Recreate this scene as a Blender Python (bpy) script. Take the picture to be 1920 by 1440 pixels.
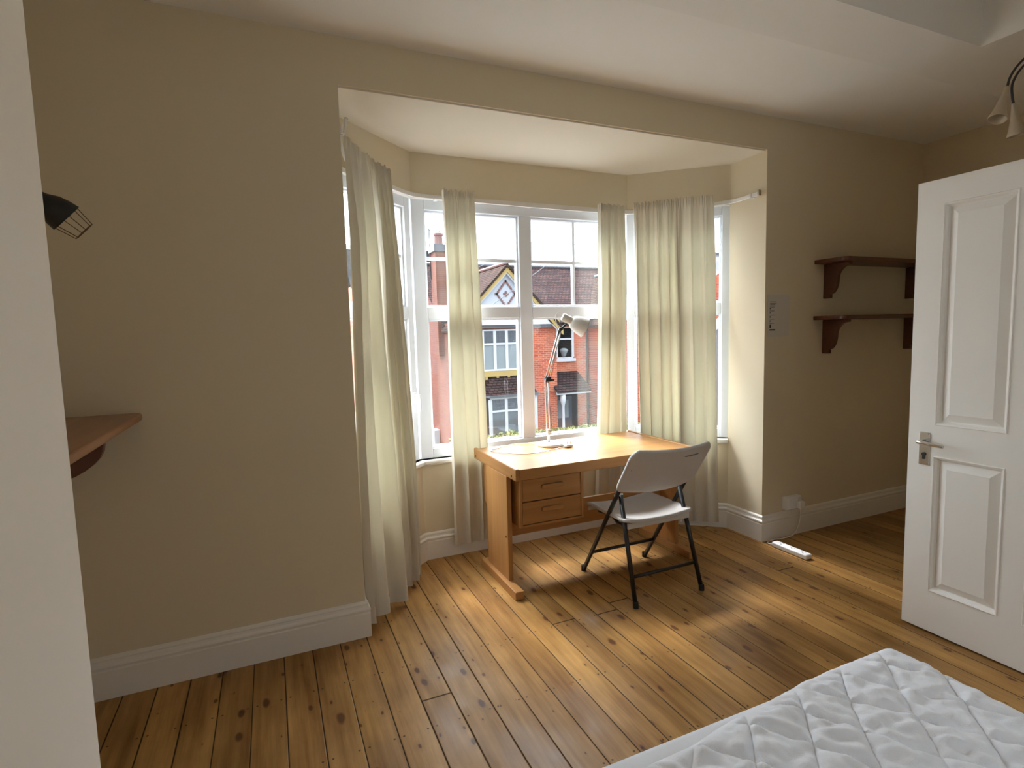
import bpy, bmesh, math, random
from mathutils import Vector, Matrix, noise as mnoise
for o in list(bpy.data.objects): bpy.data.objects.remove(o)
SC = bpy.context.scene
COL = SC.collection
PI = math.pi

# ------------------------------------------------------------------ camera
F_PX, YAW, PITCH, ROLL, EYE = 1029.724, 0.41306832, 0.09156075, 0.02684626, 1.45
def cam_axes():
    f = Vector((math.sin(YAW)*math.cos(PITCH), math.cos(YAW)*math.cos(PITCH), -math.sin(PITCH)))
    rt = Vector((math.cos(YAW), -math.sin(YAW), 0)); dn = f.cross(rt)
    c, s = math.cos(ROLL), math.sin(ROLL)
    return c*rt+s*dn, -s*rt+c*dn, f
cd = bpy.data.cameras.new('camera'); cam = bpy.data.objects.new('camera', cd); COL.objects.link(cam)
cd.sensor_width = 36; cd.lens = 36*F_PX/1920; cd.clip_start = .02; cd.clip_end = 400
_r, _d, _f = cam_axes()
cam.matrix_world = Matrix(((_r.x, -_d.x, -_f.x, 0), (_r.y, -_d.y, -_f.y, 0), (_r.z, -_d.z, -_f.z, EYE), (0, 0, 0, 1)))
SC.camera = cam

# ------------------------------------------------------------------ sky: bright overcast, brighter overhead
W = bpy.data.worlds.new('overcast_sky'); SC.world = W; W.use_nodes = True
nt = W.node_tree; nt.nodes.clear()
def nd(t, kind, **k):
    n = t.nodes.new(kind)
    for a, b in k.items(): setattr(n, a, b)
    return n
SKY_LOW, SKY_HIGH, SKY_BACK = 1.0, 2.2, .21      # brightness near the horizon, overhead in front of the bay, and overhead behind the house
tc = nd(nt, 'ShaderNodeTexCoord'); sp = nd(nt, 'ShaderNodeSeparateXYZ'); nt.links.new(tc.outputs['Generated'], sp.inputs[0])
def ramp(src, a, b, c, d):
    m = nd(nt, 'ShaderNodeMapRange', interpolation_type='SMOOTHSTEP'); nt.links.new(src, m.inputs[0])
    for i, v in enumerate((a, b, c, d)): m.inputs[i+1].default_value = v
    return m.outputs[0]
def wm(op, a, b):
    m = nd(nt, 'ShaderNodeMath', operation=op)
    for i, v in enumerate((a, b)):
        if isinstance(v, (int, float)): m.inputs[i].default_value = v
        else: nt.links.new(v, m.inputs[i])
    return m.outputs[0]
up = ramp(sp.outputs[2], .24, .62, 0, 1); ahead = ramp(sp.outputs[1], -.25, .45, SKY_BACK, 1)
sky_level = wm('MULTIPLY', wm('ADD', wm('MULTIPLY', up, SKY_HIGH), SKY_LOW), ahead)
nz = nd(nt, 'ShaderNodeTexNoise'); nz.inputs['Scale'].default_value = 5; nz.inputs['Detail'].default_value = 4
mp = nd(nt, 'ShaderNodeMapping'); mp.inputs['Scale'].default_value = (1, 1, 3); nt.links.new(tc.outputs['Generated'], mp.inputs[0]); nt.links.new(mp.outputs[0], nz.inputs[0])
rp = nd(nt, 'ShaderNodeValToRGB'); rp.color_ramp.elements[0].position = .40; rp.color_ramp.elements[0].color = (.74, .92, 1.0, 1)
rp.color_ramp.elements[1].position = .56; rp.color_ramp.elements[1].color = (1.04, 1.12, 1.22, 1); nt.links.new(nz.outputs[0], rp.inputs[0])
bg = nd(nt, 'ShaderNodeBackground'); out = nd(nt, 'ShaderNodeOutputWorld')
nt.links.new(rp.outputs[0], bg.inputs[0]); nt.links.new(sky_level, bg.inputs[1]); nt.links.new(bg.outputs[0], out.inputs[0])

# the bright, cloud-softened part of the sky, above the houses opposite and a little to the left
sd = bpy.data.lights.new('soft_sun', 'SUN'); sd.energy = 2.1; sd.angle = math.radians(16); sd.color = (1.0, 1.0, 1.02)
so_ = bpy.data.objects.new('soft_sun', sd); COL.objects.link(so_)
so_.rotation_euler = Vector((.12, -.55, -.82)).to_track_quat('-Z', 'Y').to_euler()

SC.view_settings.view_transform = 'Standard'; SC.view_settings.look = 'None'
SC.view_settings.gamma = 1; SC.view_settings.use_curve_mapping = False
SC.view_settings.exposure = 2.66
SC.cycles.max_bounces = 14; SC.cycles.diffuse_bounces = 10; SC.cycles.transparent_max_bounces = 24
SC.cycles.transmission_bounces = 10; SC.cycles.sample_clamp_indirect = 12
SC.cycles.use_denoising = True

# ------------------------------------------------------------------ materials (all procedural)
def new_mat(name):
    m = bpy.data.materials.new(name); m.use_nodes = True
    t = m.node_tree; b = t.nodes['Principled BSDF']
    return m, t, b
def L(t, a, b): t.links.new(a, b)
def math_(t, op, a, b=None, c=None):
    n = nd(t, 'ShaderNodeMath', operation=op)
    for i, v in enumerate((a, b, c)):
        if v is None: continue
        if isinstance(v, (int, float)): n.inputs[i].default_value = v
        else: L(t, v, n.inputs[i])
    return n.outputs[0]
def mixc(t, f, a, b, blend='MIX'):
    n = nd(t, 'ShaderNodeMix', data_type='RGBA', blend_type=blend)
    if isinstance(f, (int, float)): n.inputs[0].default_value = f
    else: L(t, f, n.inputs[0])
    for i, v in ((6, a), (7, b)):
        if isinstance(v, tuple): n.inputs[i].default_value = (*v, 1) if len(v) == 3 else v
        else: L(t, v, n.inputs[i])
    return n.outputs[2]
def coords(t, kind='Object', scale=(1, 1, 1), rot=(0, 0, 0)):
    c = nd(t, 'ShaderNodeTexCoord'); m = nd(t, 'ShaderNodeMapping'); m.inputs['Scale'].default_value = scale; m.inputs['Rotation'].default_value = rot
    L(t, c.outputs[kind], m.inputs[0]); return m.outputs[0]
def noise(t, vec, scale, detail=3, rough=.5):
    n = nd(t, 'ShaderNodeTexNoise'); n.inputs['Scale'].default_value = scale; n.inputs['Detail'].default_value = detail; n.inputs['Roughness'].default_value = rough
    L(t, vec, n.inputs[0]); return n.outputs[0]
def bump(t, b, h, strength, dist):
    n = nd(t, 'ShaderNodeBump'); n.inputs['Strength'].default_value = strength; n.inputs['Distance'].default_value = dist
    L(t, h, n.inputs['Height']); L(t, n.outputs[0], b.inputs['Normal'])
def plain(name, col, rough=.5, var=.06, scale=6, bmp=0, metal=0, spec=.5, bscale=None, **kw):
    m, t, b = new_mat(name)
    v = coords(t)
    n = noise(t, v, scale)
    lo = tuple(c*(1-var) for c in col); hi = tuple(min(1, c*(1+var)) for c in col)
    L(t, mixc(t, n, lo, hi), b.inputs['Base Color'])
    b.inputs['Roughness'].default_value = rough; b.inputs['Metallic'].default_value = metal; b.inputs['Specular IOR Level'].default_value = spec
    if bmp: bump(t, b, noise(t, v, bscale or scale*6, 4), bmp, .004)
    return m
def wood(name, dark, light, rough=.4, axis=0, grain=38, coat=0, spec=.5):
    m, t, b = new_mat(name)
    s = [grain]*3; s[axis] = grain*.05
    v = coords(t, scale=tuple(s))
    n1 = noise(t, v, 1.0, 5, .6)
    n2 = noise(t, coords(t, scale=tuple(q*.2 for q in s)), 1.0, 3)
    f = math_(t, 'MULTIPLY_ADD', n1, .7, math_(t, 'MULTIPLY', n2, .5))
    r = nd(t, 'ShaderNodeMapRange'); r.inputs[1].default_value = .35; r.inputs[2].default_value = .85; L(t, f, r.inputs[0])
    L(t, mixc(t, r.outputs[0], dark, light), b.inputs['Base Color'])
    b.inputs['Roughness'].default_value = rough; b.inputs['Coat Weight'].default_value = coat; b.inputs['Specular IOR Level'].default_value = spec
    bump(t, b, n1, .08, .002)
    return m

def floor_mat():
    m, t, b = new_mat('varnished_pine_boards')
    g = nd(t, 'ShaderNodeTexCoord'); s = nd(t, 'ShaderNodeSeparateXYZ'); L(t, g.outputs['Object'], s.inputs[0])
    X, Y = s.outputs[0], s.outputs[1]
    wob = math_(t, 'MULTIPLY', math_(t, 'SUBTRACT', noise(t, coords(t, scale=(.3, 1.2, 1)), 1.0, 2), .5), .006)
    u = math_(t, 'DIVIDE', math_(t, 'ADD', math_(t, 'ADD', X, wob), 10.0295), .1235)
    idx = math_(t, 'FLOOR', u); fr = math_(t, 'FRACT', u)
    wn = nd(t, 'ShaderNodeTexWhiteNoise', noise_dimensions='1D'); L(t, idx, wn.inputs['W']); rnd = wn.outputs['Value']
    wn2 = nd(t, 'ShaderNodeTexWhiteNoise', noise_dimensions='1D'); L(t, math_(t, 'ADD', idx, 71.3), wn2.inputs['W']); rnd2 = wn2.outputs['Value']
    # seams of uneven width
    edge = math_(t, 'SUBTRACT', .5, math_(t, 'ABSOLUTE', math_(t, 'SUBTRACT', fr, .5)))
    gapw = math_(t, 'MULTIPLY_ADD', rnd, .026, .016)
    gap = nd(t, 'ShaderNodeMapRange'); L(t, edge, gap.inputs[0]); L(t, gapw, gap.inputs[2]); gap.inputs[1].default_value = .003; gap.inputs[3].default_value = 1; gap.inputs[4].default_value = 0
    v = math_(t, 'DIVIDE', math_(t, 'MULTIPLY_ADD', rnd2, 5.1, Y), 4.9)
    vf = math_(t, 'FRACT', math_(t, 'ADD', v, 10.0))
    ve = math_(t, 'SUBTRACT', .5, math_(t, 'ABSOLUTE', math_(t, 'SUBTRACT', vf, .5)))
    joint = math_(t, 'LESS_THAN', ve, .0008)
    line = math_(t, 'MAXIMUM', gap.outputs[0], math_(t, 'MULTIPLY', joint, .8))
    # grain, with a shift per board
    cv = nd(t, 'ShaderNodeCombineXYZ'); L(t, math_(t, 'MULTIPLY', X, 34.0), cv.inputs[0]); L(t, math_(t, 'MULTIPLY_ADD', rnd, 37.0, math_(t, 'MULTIPLY', Y, 1.9)), cv.inputs[1]); L(t, math_(t, 'MULTIPLY', idx, 3.7), cv.inputs[2])
    gr = noise(t, cv.outputs[0], 1.0, 5, .62)
    cv2 = nd(t, 'ShaderNodeCombineXYZ'); L(t, math_(t, 'MULTIPLY', X, 5.5), cv2.inputs[0]); L(t, math_(t, 'MULTIPLY_ADD', rnd2, 19.0, math_(t, 'MULTIPLY', Y, 1.6)), cv2.inputs[1]); L(t, idx, cv2.inputs[2])
    big = noise(t, cv2.outputs[0], 1.0, 3)
    f = math_(t, 'ADD', math_(t, 'MULTIPLY', gr, .6), math_(t, 'MULTIPLY', big, .6))
    r = nd(t, 'ShaderNodeMapRange'); r.inputs[1].default_value = .40; r.inputs[2].default_value = .80; L(t, f, r.inputs[0])
    col = mixc(t, r.outputs[0], (.235, .112, .030), (.57, .345, .125))
    tone = mixc(t, rnd, (.78, .74, .70), (1.12, 1.10, 1.02))
    col = mixc(t, 1.0, col, tone, 'MULTIPLY')
    # old stain and wear patches
    wear = noise(t, coords(t, scale=(1.3, 1.0, 1)), 2.2, 4, .6)
    wr = nd(t, 'ShaderNodeMapRange'); wr.inputs[1].default_value = .35; wr.inputs[2].default_value = .7; L(t, wear, wr.inputs[0])
    col = mixc(t, 1.0, col, mixc(t, wr.outputs[0], (.80, .76, .74), (1.08, 1.05, 1.03)), 'MULTIPLY')
    # knots
    kv = nd(t, 'ShaderNodeCombineXYZ'); L(t, math_(t, 'MULTIPLY', X, 11.5), kv.inputs[0]); L(t, math_(t, 'MULTIPLY_ADD', rnd, 91.0, math_(t, 'MULTIPLY', Y, 5.2)), kv.inputs[1])
    dist = nd(t, 'ShaderNodeVectorMath', operation='ADD'); L(t, kv.outputs[0], dist.inputs[0])
    nn = nd(t, 'ShaderNodeTexNoise'); nn.inputs['Scale'].default_value = 9; L(t, g.outputs['Object'], nn.inputs[0])
    sc2 = nd(t, 'ShaderNodeVectorMath', operation='SCALE'); sc2.inputs['Scale'].default_value = .22; L(t, nn.outputs['Color'], sc2.inputs[0]); L(t, sc2.outputs[0], dist.inputs[1])
    vo = nd(t, 'ShaderNodeTexVoronoi', voronoi_dimensions='2D'); vo.inputs['Scale'].default_value = 1.0; L(t, dist.outputs[0], vo.inputs['Vector'])
    sc = nd(t, 'ShaderNodeSeparateColor'); L(t, vo.outputs['Color'], sc.inputs[0])
    size = math_(t, 'MULTIPLY', math_(t, 'POWER', sc.outputs[0], 3.2), .22)
    kn = nd(t, 'ShaderNodeMapRange'); L(t, vo.outputs['Distance'], kn.inputs[0]); L(t, size, kn.inputs[2]); L(t, math_(t, 'MULTIPLY', size, .55), kn.inputs[1]); kn.inputs[3].default_value = 1; kn.inputs[4].default_value = 0
    halo = nd(t, 'ShaderNodeMapRange'); L(t, vo.outputs['Distance'], halo.inputs[0]); halo.inputs[1].default_value = 0; L(t, math_(t, 'MULTIPLY', size, 2.6), halo.inputs[2]); halo.inputs[3].default_value = .45; halo.inputs[4].default_value = 0
    col = mixc(t, halo.outputs[0], col, (.25, .10, .03))
    col = mixc(t, math_(t, 'MULTIPLY', kn.outputs[0], .85), col, (.085, .03, .012))
    # nail heads near the seams and thin dark cracks along the grain
    nv = nd(t, 'ShaderNodeCombineXYZ'); L(t, math_(t, 'MULTIPLY', math_(t, 'SUBTRACT', math_(t, 'ABSOLUTE', math_(t, 'SUBTRACT', fr, .5)), .36), .1235), nv.inputs[0])
    L(t, math_(t, 'MULTIPLY', math_(t, 'SUBTRACT', math_(t, 'FRACT', math_(t, 'ADD', math_(t, 'DIVIDE', Y, .42), 50.0)), .5), .42), nv.inputs[1])
    nl = nd(t, 'ShaderNodeVectorMath', operation='LENGTH'); L(t, nv.outputs[0], nl.inputs[0])
    col = mixc(t, math_(t, 'MULTIPLY', math_(t, 'LESS_THAN', nl.outputs['Value'], .0042), .8), col, (.03, .015, .008))
    cr = nd(t, 'ShaderNodeCombineXYZ'); L(t, math_(t, 'MULTIPLY', X, 60.0), cr.inputs[0]); L(t, math_(t, 'MULTIPLY_ADD', rnd, 53.0, math_(t, 'MULTIPLY', Y, 3.0)), cr.inputs[1])
    crk = nd(t, 'ShaderNodeMapRange'); crk.inputs[1].default_value = .70; crk.inputs[2].default_value = .76; L(t, noise(t, cr.outputs[0], 1.0, 4, .6), crk.inputs[0])
    col = mixc(t, math_(t, 'MULTIPLY', crk.outputs[0], .7), col, (.06, .025, .012))
    col = mixc(t, line, col, (.014, .007, .004))
    L(t, col, b.inputs['Base Color'])
    rr = nd(t, 'ShaderNodeMapRange'); rr.inputs[1].default_value = .3; rr.inputs[2].default_value = .7; rr.inputs[3].default_value = .27; rr.inputs[4].default_value = .52
    L(t, noise(t, coords(t, scale=(2, 1, 1)), 3.0, 5, .65), rr.inputs[0])
    L(t, math_(t, 'MAXIMUM', rr.outputs[0], line), b.inputs['Roughness'])
    b.inputs['Specular IOR Level'].default_value = .20
    # boards slightly cupped, with ripples of old varnish
    cup = math_(t, 'MULTIPLY', math_(t, 'POWER', math_(t, 'SUBTRACT', fr, .5), 2.0), 1.2)
    rip = noise(t, coords(t, scale=(26, 10, 1)), 1.0, 3)
    h = math_(t, 'SUBTRACT', math_(t, 'ADD', math_(t, 'MULTIPLY', rip, .30), math_(t, 'MULTIPLY', gr, .10)), math_(t, 'ADD', math_(t, 'MULTIPLY', line, 1.2), cup))
    bump(t, b, h, .45, .003)
    return m

def brick_mat(name, a, bcol, mortar, axis, bw=.225, bh=.075):
    m, t, b = new_mat(name)
    g = nd(t, 'ShaderNodeTexCoord'); s = nd(t, 'ShaderNodeSeparateXYZ'); L(t, g.outputs['Object'], s.inputs[0])
    c = nd(t, 'ShaderNodeCombineXYZ'); L(t, s.outputs[axis], c.inputs[0]); L(t, s.outputs[2], c.inputs[1])
    k = nd(t, 'ShaderNodeTexBrick'); L(t, c.outputs[0], k.inputs['Vector'])
    k.inputs['Scale'].default_value = 1; k.inputs['Brick Width'].default_value = bw; k.inputs['Row Height'].default_value = bh; k.inputs['Mortar Size'].default_value = .008
    k.inputs['Color1'].default_value = (*a, 1); k.inputs['Color2'].default_value = (*bcol, 1); k.inputs['Mortar'].default_value = (*mortar, 1)
    n = noise(t, g.outputs['Object'], 1.3, 4)
    L(t, mixc(t, 1.0, k.outputs[0], mixc(t, n, (.78, .75, .75), (1.2, 1.2, 1.2)), 'MULTIPLY'), b.inputs['Base Color'])
    b.inputs['Roughness'].default_value = .85; b.inputs['Specular IOR Level'].default_value = .2
    return m
def tile_mat(name, a, bcol, gap, axis):
    m, t, b = new_mat(name)
    g = nd(t, 'ShaderNodeTexCoord'); s = nd(t, 'ShaderNodeSeparateXYZ'); L(t, g.outputs['Object'], s.inputs[0])
    c = nd(t, 'ShaderNodeCombineXYZ'); L(t, s.outputs[axis], c.inputs[0]); L(t, s.outputs[2], c.inputs[1])
    k = nd(t, 'ShaderNodeTexBrick'); L(t, c.outputs[0], k.inputs['Vector'])
    k.inputs['Scale'].default_value = 1; k.inputs['Brick Width'].default_value = .17; k.inputs['Row Height'].default_value = .085; k.inputs['Mortar Size'].default_value = .012; k.inputs['Bias'].default_value = 0
    k.inputs['Color1'].default_value = (*a, 1); k.inputs['Color2'].default_value = (*bcol, 1); k.inputs['Mortar'].default_value = (*gap, 1)
    n = noise(t, g.outputs['Object'], 2.2, 5, .65)
    L(t, mixc(t, 1.0, k.outputs[0], mixc(t, n, (.7, .7, .72), (1.35, 1.3, 1.28)), 'MULTIPLY'), b.inputs['Base Color'])
    b.inputs['Roughness'].default_value = .95; b.inputs['Specular IOR Level'].default_value = .02
    return m
def glass_mat(name, dirt=.015):
    m, t, b = new_mat(name); t.nodes.remove(b); o = t.nodes['Material Output']
    tr = nd(t, 'ShaderNodeBsdfTransparent'); gl = nd(t, 'ShaderNodeBsdfGlossy'); gl.inputs['Roughness'].default_value = .02
    fr = nd(t, 'ShaderNodeFresnel'); ge = nd(t, 'ShaderNodeNewGeometry')
    L(t, math_(t, 'MULTIPLY_ADD', ge.outputs['Backfacing'], 1/1.45-1.45, 1.45), fr.inputs[0])      # same sheen on both faces of the thin pane
    mx = nd(t, 'ShaderNodeMixShader'); L(t, fr.outputs[0], mx.inputs[0]); L(t, tr.outputs[0], mx.inputs[1]); L(t, gl.outputs[0], mx.inputs[2])
    df = nd(t, 'ShaderNodeBsdfTranslucent'); df.inputs[0].default_value = (.9, .92, .95, 1)
    n = noise(t, coords(t), 2.6, 3); r = nd(t, 'ShaderNodeMapRange'); r.inputs[1].default_value = .40; r.inputs[2].default_value = .75; r.inputs[3].default_value = dirt*.3; r.inputs[4].default_value = dirt*3
    L(t, n, r.inputs[0])
    m2 = nd(t, 'ShaderNodeMixShader'); L(t, r.outputs[0], m2.inputs[0]); L(t, mx.outputs[0], m2.inputs[1]); L(t, df.outputs[0], m2.inputs[2])
    L(t, m2.outputs[0], o.inputs[0]); return m
def curtain_mat():
    m, t, b = new_mat('cream_curtain_cloth'); t.nodes.remove(b); o = t.nodes['Material Output']
    v = coords(t); n = noise(t, v, 5, 3); w = noise(t, coords(t, scale=(1, 1, .25)), 160, 2)
    col = mixc(t, n, (.64, .60, .52), (.71, .67, .59))
    df = nd(t, 'ShaderNodeBsdfDiffuse'); L(t, col, df.inputs[0])
    tl = nd(t, 'ShaderNodeBsdfTranslucent'); tl.inputs[0].default_value = (.84, .78, .50, 1)
    bp = nd(t, 'ShaderNodeBump'); bp.inputs['Strength'].default_value = .15; bp.inputs['Distance'].default_value = .002; L(t, w, bp.inputs['Height'])
    L(t, bp.outputs[0], df.inputs['Normal'])
    mx = nd(t, 'ShaderNodeMixShader'); mx.inputs[0].default_value = .085; L(t, df.outputs[0], mx.inputs[1]); L(t, tl.outputs[0], mx.inputs[2])
    L(t, mx.outputs[0], o.inputs[0]); return m
def leaf_mat():
    m, t, b = new_mat('hedge_leaves')
    L(t, mixc(t, noise(t, coords(t), 7, 3), (.04, .08, .02), (.24, .24, .06)), b.inputs['Base Color']); b.inputs['Roughness'].default_value = .6
    return m

MT = dict(
    wall=plain('magnolia_wall_paint', (.68, .595, .435), .75, .02, 1.2, .12, spec=.25, bscale=22),
    breast=plain('off_white_wall_paint', (.90, .86, .79), .7, .02, 1.2, .10, spec=.3, bscale=22),
    ceil=plain('ceiling_paint', (.82, .81, .78), .85, .02, 1.0, .10, spec=.2, bscale=14),
    bayc=plain('cream_bay_ceiling_paint', (.72, .67, .565), .85, .02, 1.0, .10, spec=.2, bscale=14),
    gloss=plain('white_gloss_paint', (.78, .75, .69), .35, .02, 3, .06, bscale=14),
    doorp=plain('white_door_paint', (.88, .86, .82), .38, .02, 3, .10, bscale=30),
    upvc=plain('white_upvc', (.78, .82, .88), .3, .01, 4),
    gasket=plain('black_gasket', (.02, .02, .02), .6),
    floor=floor_mat(),
    glass=glass_mat('window_glass', .0003), hazy=glass_mat('smeared_window_glass', .0015),
    curtain=curtain_mat(),
    rail=plain('white_plastic_rail', (.75, .73, .70), .45, .03),
    oak=wood('orange_oak_veneer', (.34, .150, .046), (.50, .255, .088), .42, 0, 30, 0, .22),
    oakz=wood('orange_oak_upright', (.34, .150, .046), (.50, .255, .088), .40, 2, 30, 0, .3),
    oaky=wood('orange_oak_along', (.34, .150, .046), (.50, .255, .088), .40, 1, 30, 0, .3),
    mahog=wood('dark_stained_pine', (.075, .022, .010), (.14, .046, .02), .38, 0, 30, .15),
    mahogy=wood('lit_stained_pine', (.25, .10, .04), (.40, .19, .08), .36, 1, 30, .2),  # same stain as the right-hand shelves, coloured lighter as if lit
    chairp=plain('grey_beige_plastic', (.52, .50, .48), .42, .03, 9, .15, bscale=180),
    slot=plain('shaded_grey_plastic', (.20, .19, .18), .6),
    blk=plain('black_painted_steel', (.012, .012, .014), .35, .1),
    rubber=plain('black_rubber', (.01, .01, .01), .8),
    lampw=plain('white_enamel', (.66, .65, .61), .3, .02),
    steel=plain('brushed_steel', (.62, .60, .58), .28, .04, 20, metal=1),
    chrome=plain('satin_chrome', (.70, .70, .70), .2, .02, 20, metal=1),
    dark=plain('dark_plastic', (.03, .027, .025), .5),
    wplas=plain('white_plastic', (.80, .81, .82), .4, .02),
    cordw=plain('white_cord', (.72, .68, .62), .5, .02),
    sheet=plain('white_cotton', (.86, .88, .94), .85, .02, 4, .2, spec=.2, bscale=300),
    base=plain('grey_divan_cloth', (.25, .25, .27), .9),
    paper=plain('white_paper', (.60, .56, .50), .8, .02),
    ink=plain('black_ink', (.06, .05, .045), .8),
    blackshade=plain('black_lamp_metal', (.008, .008, .009), .4),
    brass=plain('dull_brass_wire', (.14, .08, .03), .5, .05, metal=.3),
    cable=plain('dark_grey_cable', (.05, .048, .055), .6),
    sleeve=plain('cream_lamp_holder', (.55, .48, .37), .6, .05, 12, .15),
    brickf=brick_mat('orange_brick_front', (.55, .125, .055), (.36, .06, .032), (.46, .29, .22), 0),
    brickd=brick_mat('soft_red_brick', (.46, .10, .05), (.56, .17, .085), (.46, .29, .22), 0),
    bricks=brick_mat('darkened_brick_side', (.16, .043, .022), (.13, .03, .016), (.11, .07, .055), 1),  # same brick as the front, darkened to offset sun on the flank
    tilef=tile_mat('brown_tiles_front', (.075, .044, .040), (.040, .029, .031), (.008, .007, .007), 0),
    tiles=tile_mat('brown_tiles_side', (.080, .050, .040), (.045, .032, .029), (.009, .007, .007), 1),
    slate=tile_mat('blue_slate', (.022, .021, .026), (.017, .017, .021), (.008, .008, .009), 0),
    render=plain('white_render', (.45, .475, .54), .85, .03, 2),
    diamond=plain('pinkish_brick', (.20, .09, .08), .85, .1, 12),
    yellow=plain('yellow_paint', (.42, .29, .10), .6, .05),
    wpaint=plain('white_frame_paint', (.55, .56, .60), .5, .03),
    lead=plain('lead_grey', (.10, .105, .12), .5, .1),
    pane=plain('house_window_pane', (.12, .14, .16), .08, .25, 3),
    panelead=plain('leaded_pane', (.09, .10, .12), .1, .3, 8),
    net=plain('net_curtain', (.24, .27, .29), .9, .05, 3),
    darkdoor=plain('dark_front_door', (.045, .06, .085), .4),
    shadow=plain('shadow_colour', (.02, .02, .022), .7),  # near-black colour standing in for shade in rooms and porch
    pipe=plain('black_drainpipe', (.035, .035, .04), .5),
    tarmac=plain('grey_tarmac', (.09, .09, .09), .9, .1, 3),
    paving=plain('pale_paving', (.14, .135, .13), .9, .1, 3),
    leaf=leaf_mat(),
    greyr=plain('grey_render', (.22, .21, .225), .9, .04, 2),
    bluew=plain('blue_grey_cladding', (.20, .28, .36), .4, .1),
    stain=plain('white_galvanised', (.55, .55, .56), .5, .06),
)

# ------------------------------------------------------------------ helpers
def wloc(o):
    v = Vector((0, 0, 0))
    while o is not None: v = v+o.location; o = o.parent
    return v
class MB:
    def __init__(s): s.bm = bmesh.new()
    def poly(s, pts): return s.bm.faces.new([s.bm.verts.new(p) for p in pts])
    def box(s, x0, x1, y0, y1, z0, z1):
        v = [s.bm.verts.new(p) for p in ((x0, y0, z0), (x1, y0, z0), (x1, y1, z0), (x0, y1, z0), (x0, y0, z1), (x1, y0, z1), (x1, y1, z1), (x0, y1, z1))]
        for f in ((3, 2, 1, 0), (4, 5, 6, 7), (0, 1, 5, 4), (1, 2, 6, 5), (2, 3, 7, 6), (3, 0, 4, 7)): s.bm.faces.new([v[i] for i in f])
        return s
    def prism(s, a, b):
        """two matching loops of points joined by side faces, with caps"""
        A = [s.bm.verts.new(p) for p in a]; B = [s.bm.verts.new(p) for p in b]; n = len(A)
        s.bm.faces.new(A[::-1]); s.bm.faces.new(B)
        for i in range(n): s.bm.faces.new((A[i], A[(i+1) % n], B[(i+1) % n], B[i]))
        return s
    def slab(s, pts, z0, z1): return s.prism([(x, y, z0) for x, y in pts], [(x, y, z1) for x, y in pts])
    def px(s, pts, x0, x1): return s.prism([(x0, y, z) for y, z in pts], [(x1, y, z) for y, z in pts])
    def py(s, pts, y0, y1): return s.prism([(x, y0, z) for x, z in pts], [(x, y1, z) for x, z in pts])
    def rings(s, rings, close=False, caps=True):
        R = [[s.bm.verts.new(p) for p in r] for r in rings]; n = len(R[0]); m = len(R)
        for i in range(m if close else m-1):
            a, b = R[i], R[(i+1) % m]
            for j in range(n): s.bm.faces.new((a[j], a[(j+1) % n], b[(j+1) % n], b[j]))
        if caps and not close:
            s.bm.faces.new(R[0][::-1]); s.bm.faces.new(R[-1])
        return s
    def tube(s, pts, r, seg=8, close=False):
        P = [Vector(p) for p in pts]; n = len(P); rs = r if isinstance(r, (list, tuple)) else [r]*n
        rings = []; up = None
        for i in range(n):
            if close: t = P[(i+1) % n]-P[i-1]
            else: t = P[min(i+1, n-1)]-P[max(i-1, 0)]
            t.normalize()
            if up is None: up = Vector((0, 0, 1)) if abs(t.z) < .9 else Vector((1, 0, 0))
            a = t.cross(up)
            if a.length < 1e-5: a = t.cross(Vector((0, 1, 0)))
            a.normalize(); b = a.cross(t); up = b
            rings.append([P[i]+a*math.cos(2*PI*k/seg)*rs[i]+b*math.sin(2*PI*k/seg)*rs[i] for k in range(seg)])
        return s.rings(rings, close)
    def lathe(s, prof, c, axis=(0, 0, 1), seg=24, caps=True):
        ax = Vector(axis).normalized(); a = ax.orthogonal().normalized(); b = ax.cross(a); c = Vector(c)
        return s.rings([[c+ax*h+(a*math.cos(2*PI*k/seg)+b*math.sin(2*PI*k/seg))*max(r, 1e-4) for k in range(seg)] for r, h in prof], caps=caps)
    def grid(s, fn, nu, nv):
        V = [[s.bm.verts.new(fn(i/nu, j/nv)) for i in range(nu+1)] for j in range(nv+1)]
        for j in range(nv):
            for i in range(nu): s.bm.faces.new((V[j][i], V[j][i+1], V[j+1][i+1], V[j+1][i]))
        return s
    def build(s, name, mat, parent=None, loc=None, bevel=0, seg=2, smooth=False, solid=0, kind=None, subsurf=0):
        org = wloc(parent) if parent is not None else Vector(loc or (0, 0, 0))
        bmesh.ops.recalc_face_normals(s.bm, faces=s.bm.faces[:])
        for v in s.bm.verts: v.co -= org
        me = bpy.data.meshes.new(name); s.bm.to_mesh(me); s.bm.free()
        me.materials.append(MT[mat] if isinstance(mat, str) else mat)
        o = bpy.data.objects.new(name, me); COL.objects.link(o)
        if parent is not None: o.parent = parent
        else: o.location = org
        if smooth:
            for p in me.polygons: p.use_smooth = True
        if solid:
            md = o.modifiers.new('thickness', 'SOLIDIFY'); md.thickness = solid; md.offset = 0
        if bevel:
            md = o.modifiers.new('edge', 'BEVEL'); md.width = bevel; md.segments = seg; md.limit_method = 'ANGLE'; md.angle_limit = .6
        if subsurf:
            md = o.modifiers.new('soft', 'SUBSURF'); md.levels = subsurf; md.render_levels = subsurf
        if kind: o['kind'] = kind
        return o
def tag(o, label=None, cat=None, group=None, kind=None):
    if label: o['label'] = label
    if cat: o['category'] = cat
    if group: o['group'] = group
    if kind: o['kind'] = kind
    return o
def thing(name, loc, label=None, cat=None, group=None, kind=None):
    o = bpy.data.objects.new(name, None); COL.objects.link(o); o.location = loc; o.empty_display_size = .1
    return tag(o, label, cat, group, kind)
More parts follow.
